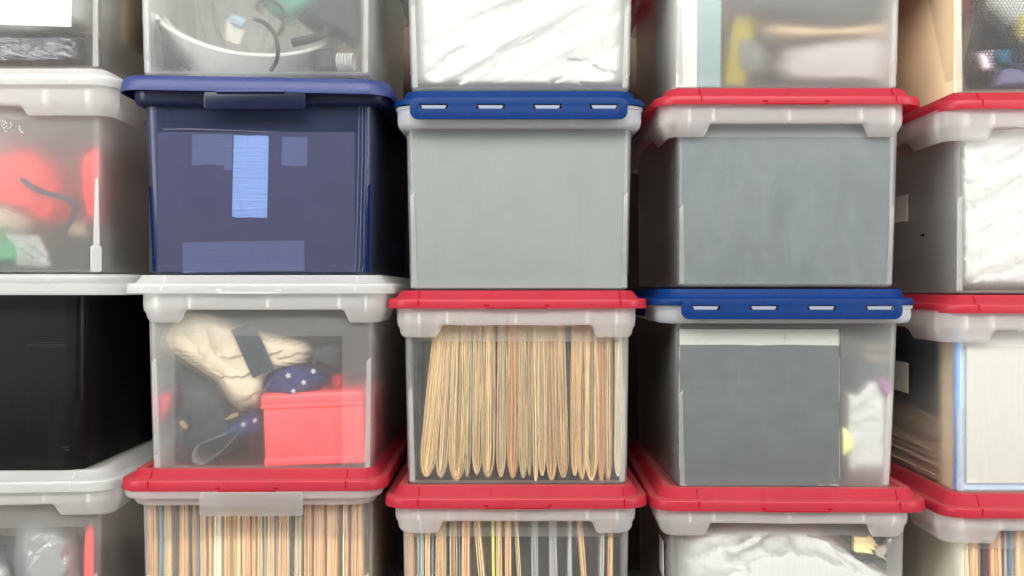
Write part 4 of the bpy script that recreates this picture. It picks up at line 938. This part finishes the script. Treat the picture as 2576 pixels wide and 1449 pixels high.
pa = spline([Pt(608, 820, .016), Pt(616, 835, .009), Pt(634, 875, .0066), Pt(652, 915, .0066), Pt(664, 940, .009)], 5)
put('webbing_strap', ribbon([(p, Vector((.92, 0, .35)).normalized()) for p in pa], px(60)), M['strap'], 'dark grey webbing strap crossing the cream canvas', 'strap')
put('cloth', pillow_geo([(430, 910), (530, 945), (575, 1010), (620, 1050), (640, 1110), (560, 1172), (440, 1172), (425, 1040)], .018, .15, amp=.006, freq=18, seed=52, octaves=3), M['dark_cloth'], 'charcoal cloth under the cream canvas', 'cloth')
put('dark_pouch', pillow_geo([(782, 890), (800, 870), (840, 864), (857, 880), (850, 918), (820, 925), (790, 915)], YF + .001, .05, amp=.003, freq=30, seed=53, octaves=3), M['dark_cloth'], 'small black pouch right of the canvas bag', 'pouch')
fl = put('flag_cloth', pillow_geo([(650, 985), (675, 935), (730, 915), (790, 925), (830, 950), (800, 985), (720, 1010)], .011, .07, amp=.004, freq=18, ang=.4, seed=54, octaves=3), M['navy_cloth'], 'navy cloth with white stars above the red cash box', 'flag')
fl2 = put('flag_cloth', pillow_geo([(545, 1100), (580, 1065), (640, 1030), (662, 1050), (655, 1090), (600, 1105)], .013, .05, amp=.004, freq=18, ang=.4, seed=55, octaves=3), M['navy_cloth'], 'navy cloth with white stars left of the red cash box', 'flag')
def star(u, v, r, y, a0=0.0):
    pl = [(u + (r if k % 2 == 0 else r * .42) * math.sin(math.pi * k / 5 + a0), v - (r if k % 2 == 0 else r * .42) * math.cos(math.pi * k / 5 + a0)) for k in range(10)]
    return loft([[Pt(p[0], p[1], y) for p in pl], [Pt(p[0], p[1], y + .003) for p in pl]], True, True)
M['star'] = matte('white star print', (.42, .41, .43), var=.05)
for (u, v, r_) in ((725, 945, 9.5), (788, 934, 9), (764, 962, 9), (738, 984, 8)): sub(fl, 'star', star(u, v, r_, .0096, u * .1), M['star'])
for (u, v, r_) in ((612, 1068, 8), (641, 1058, 7)): sub(fl2, 'star', star(u, v, r_, .0118, u * .1), M['star'])
# curled clear sheets: teardrop section running back
def curl(pl, y0, y1): return loft([[Pt(u, v, y0) for u, v in pl], [Pt(u, v, y1) for u, v in pl]])
def open_sheet(pl, y0, y1):
    pts = spline([Pt(u, v, y0) for u, v in pl], 6); n = len(pts)
    return pts + [Vector((p.x, y1, p.z)) for p in pts], [(i, i + 1, n + i + 1, n + i) for i in range(n - 1)]
o = put('clear_sheet', open_sheet([(655, 1005), (672, 968), (692, 952), (712, 955), (719, 975), (708, 993), (690, 1000), (660, 1008)], .0085, .09), M['curl_film'], 'curled clear sheet beside the starred cloth', 'sheet'); solidify(o, .0004)
o = put('clear_sheet', open_sheet([(625, 1062), (560, 1095), (505, 1115), (486, 1135), (484, 1155), (498, 1169), (520, 1163), (560, 1130), (625, 1064)], .0085, .09), M['curl_film'], 'teardrop-curled clear sheet at the bottom left', 'sheet'); solidify(o, .0004)
# cash box
M['cash_red'] = coloured('red enamel', (.80, .05, .06), trans=0, rough=.35, grain=0, scuff=.03, spec=.5, var=.05)
cb = empty('cash_box', Pt(790, 1170, .012), 0, 'red metal cash box in the milky-lidded box', 'cash box'); cb.rotation_euler = (0, math.radians(-2.2), 0)
def cbx(name, u0, u1, v0, v1, y0, y1, r=.004, seg=3):
    c0 = Pt(790, 1170, .012)
    o = link(name, *boxm(X(u0, .012) - c0.x, X(u1, .012) - c0.x, y0, y1, Z(v1, .012) - c0.z, Z(v0, .012) - c0.z), M['cash_red'], cb); bevel(o, r, seg); return o
cbx('box_body', 666, 920, 1022, 1158, .001, .2); cbx('base_skirt', 664, 922, 1148, 1170, 0, .2, .003)
ld = cbx('box_lid', 661, 921, 986, 1020, -.0012, .202, .0065, 4); cbx('lid_lip', 662, 920, 1014, 1024, -.002, .203, .0012, 2)
hb = cbx('handle', 715, 850, 976, 986, .08, .10, .002); cbx('lock_knob', 823, 845, 955, 985, .06, .08, .003)
put('red_cloth', pillow_geo([(395, 990), (436, 985), (432, 1030), (415, 1062), (398, 1045)], .016, .1, amp=.003, seed=57, octaves=2, nth=40, nr=12), matte('crimson cloth', (.5, .03, .06)), 'small crimson cloth at the left edge of canvas box', 'cloth')
M['wood'] = matte('pale wood', (.22, .15, .08), var=.2, scale=40, stretch=(1, 1, 6))
put('wood_chip', loft([[Pt(u, v, .0082) for u, v in ((450, 1062), (460, 1056), (472, 1070), (470, 1080), (460, 1076))], [Pt(u, v, .014) for u, v in ((450, 1062), (460, 1056), (472, 1070), (470, 1080), (460, 1076))]], True, True), M['wood'], 'small pale wood piece low at the left of canvas box', 'wood')
put('wood_chip', loft([[Pt(u, v, .0082) for u, v in ((562, 1056), (585, 1040), (600, 1038), (598, 1046), (580, 1054))], [Pt(u, v, .014) for u, v in ((562, 1056), (585, 1040), (600, 1038), (598, 1046), (580, 1054))]], True, True), M['wood'], 'pointed pale wood piece below the canvas', 'wood')
put('grey_backing', board_geo(390, 930, 800, 1170, .26, .01), M['grey_board'], 'added grey backing that lightens the inside of the canvas box', 'board')  # added backing, lightens the box interior

# fourth stack third row: binder, bags
M['binder'] = matte('dark grey bookcloth', (.066, .076, .078), var=.28, scale=24, stretch=(1, 1, 2), rough=.85, bump=.15, bscale=400)
bi = put('binder', board_geo(1709, 2112, 829, 1221, YF - .0005, .06), M['binder'], 'dark grey cloth binder with pale tape across its top', 'binder')
M['pale_tape'] = matte('pale cloth tape', (.36, .37, .345), var=.1, scale=30, rough=.8, bump=.2, bscale=300)
ts_ = sub(bi, 'tape_strip', ragged(1710, 2110, 828, 868, YF - .0012, .0008, .1, 9), M['pale_tape'])
M['pencil'] = matte('blue-grey pencil', (.10, .14, .18))
for (a_, c_, e_, g_) in ((1965, 1983, 849, 850), (1973.5, 1974.5, 840, 858)):
    pm_ = link('pencil_mark', *board_geo(a_, c_, e_, g_, YF - .0014, .0003), M['pencil'], ts_, smooth=0)
    for v in pm_.data.vertices: v.co -= bi.location
# worn pale edges of the cover
M['worn'] = matte('worn board edge', (.30, .28, .24), var=.4, scale=60)
for (a_, c_, e_, g_) in ((1708.6, 1710.2, 872, 905), (1708.6, 1710.0, 935, 990), (1708.6, 1710.4, 1060, 1180), (2110.8, 2112.4, 835, 868), (2111, 2112.3, 900, 1010), (2110.8, 2112.3, 1080, 1200), (1712, 1728, 1219, 1221.3), (2060, 2072, 1219.4, 1221.3), (2088, 2110, 1219, 1221.3)):
    sub(bi, 'worn_edge', board_geo(a_, c_, e_, g_, YF - .0008, .0006), M['worn'])
put('plastic_bag', pillow_geo([(2117, 980), (2150, 985), (2185, 945), (2210, 950), (2225, 990), (2238, 1000), (2238, 1217), (2117, 1217)], YF + .002, .3, amp=.012, freq=20, ang=.9, stretch=2, seed=61, octaves=4, nth=140, nr=46, edge=9), M['white_bag'], 'white film bag right of the dark grey binder', 'bag')
put('yellow_item', pillow_geo([(2116, 1070), (2140, 1090), (2150, 1130), (2116, 1150)], YF, .03, amp=.001, seed=62, octaves=2, nth=40, nr=12), matte('lemon paper', (.80, .78, .30)), 'lemon yellow edge between binder and white bag', 'paper')
put('tape_roll', tube([Pt(2195, 885, .075) + Vector((.012 * math.cos(a), 0, .010 * math.sin(a))) for a in [2 * math.pi * i / 20 for i in range(21)]], .0055, 8), M['cream_cloth'], 'cream tape roll above the white bag', 'tape roll')
put('purple_item', pillow_geo([(2215, 950), (2236, 955), (2238, 1000), (2222, 1000)], .02, .05, amp=.001, seed=63, octaves=2, nth=30, nr=8), matte('purple plastic', (.35, .08, .3)), 'small purple item at the right wall', 'toy')
put('cloth', pillow_geo([(2100, 830), (2240, 830), (2240, 960), (2100, 1000)], .09, .2, amp=.005, seed=64, octaves=2, nth=50, nr=14), matte('slate cloth', (.12, .16, .19)), 'slate cloth behind the tape roll', 'cloth')
put('cloth', pillow_geo([(1712, 850), (1730, 840), (2090, 840), (2090, 1210), (1712, 1210)], .09, .26, amp=.012, seed=65, octaves=2, nth=60, nr=16), matte('taupe cloth', (.30, .27, .23)), 'taupe cloth behind the dark grey binder', 'cloth')

# bottom fourth stack: white bag and clip binder
put('plastic_bag', pillow_geo([(1692, 1352), (1760, 1324), (1900, 1316), (2050, 1320), (2105, 1345), (2160, 1388), (2215, 1428), (2258, 1450), (2262, 1710), (1690, 1715)], YF + .001, .36, amp=.012, freq=10, ang=-.45, stretch=4, seed=71, octaves=5, nth=220, nr=84, edge=16, extra=fold_lines([((1720, 1410), (1880, 1355), .012, 30), ((1960, 1330), (1860, 1400), .012, 26), ((2010, 1326), (2200, 1425), .010, 40), ((1840, 1420), (1985, 1385), .014, 26), ((1985, 1385), (2110, 1420), .010, 24), ((2070, 1345), (2150, 1440), .008, 30), ((1730, 1470), (1880, 1440), .010, 30)], .016, 5)), M['white_bag'], 'white crumpled bag in the bottom box of fourth stack', 'bag')
put('plastic_bag', pillow_geo([(1700, 1360), (1760, 1325), (1860, 1310), (1880, 1340), (1800, 1370), (1720, 1420)], .03, .25, amp=.008, freq=14, seed=72, octaves=3, nth=70, nr=24), M['white_bag'], 'white bag fold at the upper left of bottom fourth-stack box', 'bag')
cbn = put('clip_board', board_geo(2150, 2243, 1338, 1416, .016, .02, tilt=1), M['dark_card'], 'black clipboard with yellowed papers and metal bulldog clip', 'clipboard')
sheets = []
for k in range(9):
    v0 = 1354 + k * 4.3; e = 2205 - abs(k - 4) * 3 + R.uniform(-4, 4)
    a, b_, c_ = Pt(2150, v0 - 2, .0105), Pt(2175, v0 + R.uniform(-1, 1), .0105), Pt(e, v0 + k * .8 - 3, .0105)
    sheets.append(([(a.x, a.z), (b_.x, b_.z), (c_.x, c_.z)], .0019, vary((.78, .64, .33), .15), R.uniform(0, .001)))
so = strip_mesh('paper_leaves', sheets, .0105, .005, M['paper'], cbn)
for v in so.data.vertices: v.co -= cbn.location
M['steel'] = matte('worn nickel steel', (.62, .58, .50), rough=.3, var=.1); M['steel'].node_tree.nodes['Principled BSDF'].inputs['Metallic'].default_value = .85
cv = [(2210, 1372 + 10 * math.sin(a), a) for a in (0,)]
dsk = [(2219 + 13 * math.cos(2 * math.pi * i / 18), 1385 + 12 * math.sin(2 * math.pi * i / 18)) for i in range(18)]
o = sub(cbn, 'clip_plate', loft([[Pt(u, v, .012) for u, v in dsk], [Pt(u, v, .015) for u, v in dsk]], True, True), M['steel'])
sub(cbn, 'clip_wire', tube(spline([Pt(2240, 1356, .012), Pt(2234, 1362, .0105), Pt(2230, 1371, .0105), Pt(2220, 1374, .0105), Pt(2208, 1380, .0105), Pt(2206, 1392, .0105), Pt(2214, 1400, .0105), Pt(2224, 1402, .0105), Pt(2230, 1410, .0115)], 5), .0016, 6), M['steel'])

# leftmost bottom box
put('film_bag', pillow_geo([(45, 1312), (90, 1305), (150, 1325), (195, 1350), (205, 1450), (190, 1600), (60, 1600), (35, 1400)], .006 + YF, .12, amp=.012, freq=20, ang=.8, stretch=1.8, seed=81, octaves=4, nth=140, nr=44), M['clear_bag'], 'clear crinkled film bag in the bottom left box', 'bag')
put('red_pouch', pillow_geo([(222, 1316), (236, 1312), (238, 1370), (236, 1460), (238, 1600), (214, 1600), (211, 1420), (214, 1360)], .009 + YF, .02, amp=.002, freq=20, seed=82, octaves=2, nth=60, nr=14), M['red_cloth'], 'narrow red pouch standing in the bottom left box', 'pouch')
put('cable', tube(spline([Pt(-10, 1380, .012), Pt(10, 1395, .011), Pt(26, 1420, .011), Pt(32, 1450, .012), Pt(30, 1500, .014)]), .0035, 8), M['rubber'], 'black cable at the left of the crinkled film bag', 'cable')
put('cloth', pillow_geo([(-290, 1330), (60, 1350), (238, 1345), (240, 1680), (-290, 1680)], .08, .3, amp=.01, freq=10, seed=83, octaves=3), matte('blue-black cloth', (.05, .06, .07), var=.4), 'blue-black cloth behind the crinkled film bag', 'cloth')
put('film_bag', pillow_geo([(-100, 1390), (-20, 1400), (24, 1430), (28, 1600), (-100, 1600)], .012, .05, amp=.008, freq=20, seed=84, octaves=4, nth=60, nr=20), M['clear_bag'], 'small clear film bag at the lower left corner', 'bag')

# rightmost third row: white folder, blue sleeve, brown paper stack
M['cream_paper'] = matte('warm white paper', (.43, .42, .39), var=.02, scale=5, rough=.8)
wf = put('white_folder', board_geo(2432, 2800, 825, 1215, YF + .0008, .004), M['cream_paper'], 'large white folder at the front of rightmost third-row box', 'folder')
M['blue_sleeve'] = matte('blue sleeve edge', (.10, .28, .62), var=.1); M['pale_sleeve'] = matte('pale blue sleeve', (.42, .52, .64), var=.05)
sl = put('blue_sleeve', board_geo(2414, 2810, 815, 1232, YF + .006, .004), M['pale_sleeve'], 'pale blue document sleeve behind the white folder', 'sleeve')
sub(sl, 'blue_edge', board_geo(2406, 2413.6, 830, 1232, YF + .006, .008), M['blue_sleeve'])
put('tan_folder', board_geo(2409, 2800, 850, 1236, .024, .05), M['tan_card'], 'tan folders behind the blue document sleeve', 'folder')
sheets = []
xw = X(2404) + .006
stk = empty('paper_stack', (X(2404) + .03, .2, Z(1240)), 0, 'fanned stack of brown papers seen through the side of rightmost third-row box', 'paper stack')
me_v, me_f, tn_ = [], [], []
for k in range(26):
    z0 = Z(1236) + .0035 * k + R.uniform(0, .001); sk = R.uniform(-.004, .004); tl = .018 * (k / 26) + R.uniform(-.004, .004)
    v, f = boxm(xw + .001 + R.uniform(0, .003), xw + .18, .085 + sk, .36, z0, z0 + .0011)
    v = [Vector((p.x, p.y, p.z + (p.y - .085) * .06 * (k / 26) + .0015 * math.sin(p.y * 40 + k))) for p in v]
    b0 = len(me_v); me_v += v; me_f += [tuple(i + b0 for i in q) for q in f]; tn_ += [vary((.82, .60, .40), .2)] * 6
o = link('paper_leaves', me_v, me_f, M['paper'], stk, smooth=0); tag(o, kind='stuff')
at = o.data.attributes.new('tone', 'FLOAT_COLOR', 'FACE')
for i, t in enumerate(tn_): at.data[i].color = (*t, 1)
for v in o.data.vertices: v.co -= stk.location
put('dark_folder', boxm(xw + .004, xw + .16, .075, .42, Z(1040), Z(840)), M['dark_card'], 'black folder above the brown paper stack', 'folder')

# corrugated paper labels stuck to side walls
M['label_card'] = matte('ribbed paper label', (.80, .73, .62), var=.2, scale=1.0, rough=.85)
def side_label(b, sg, u_wall, y0, y1, v0, v1, fold=False):
    xx = -sg * 0; n = 18; vs_ = []; fs = []
    xw_ = sg * (b.xt + .0012)
    for i in range(n + 1):
        yy = y0 + (y1 - y0) * i / n
        for zz in (b.lz(v1), b.lz(v0)):
            t = (zz / b.zt); xq = sg * (b.xb + (b.xt - b.xb) * t + .0012 + .0007 * (i % 2) + .0006)
            vs_.append(Vector((xq, yy, zz)))
    for i in range(n): fs.append((2 * i, 2 * i + 1, 2 * i + 3, 2 * i + 2))
    o = link('side_label', vs_, fs, M['label_card'], b.root, smooth=0); solidify(o, .0003, 0); return o
side_label(b52, -1, 0, .16, .235, 460, 535)
side_label(b53, -1, 0, .155, .235, 935, 1020)
side_label(b44, -1, 0, .045, .09, 1385, 1480)

# ------------------------------------------------------------------ bake thickness and edge rounding, so that shading breaks at the real edges
bpy.context.view_layer.update()
dg_ = bpy.context.evaluated_depsgraph_get(); todo_ = [o for o in scene.objects if o.type == 'MESH' and len(o.modifiers)]
baked_ = [(o, bpy.data.meshes.new_from_object(o.evaluated_get(dg_), depsgraph=dg_)) for o in todo_]
for o, me in baked_:
    nm = o.data.name; old = o.data; o.modifiers.clear(); o.data = me; bpy.data.meshes.remove(old); me.name = nm
    if not o.name.startswith('net_bag'):
        me.polygons.foreach_set('use_smooth', [True] * len(me.polygons)); me.set_sharp_from_angle(angle=math.radians(42))
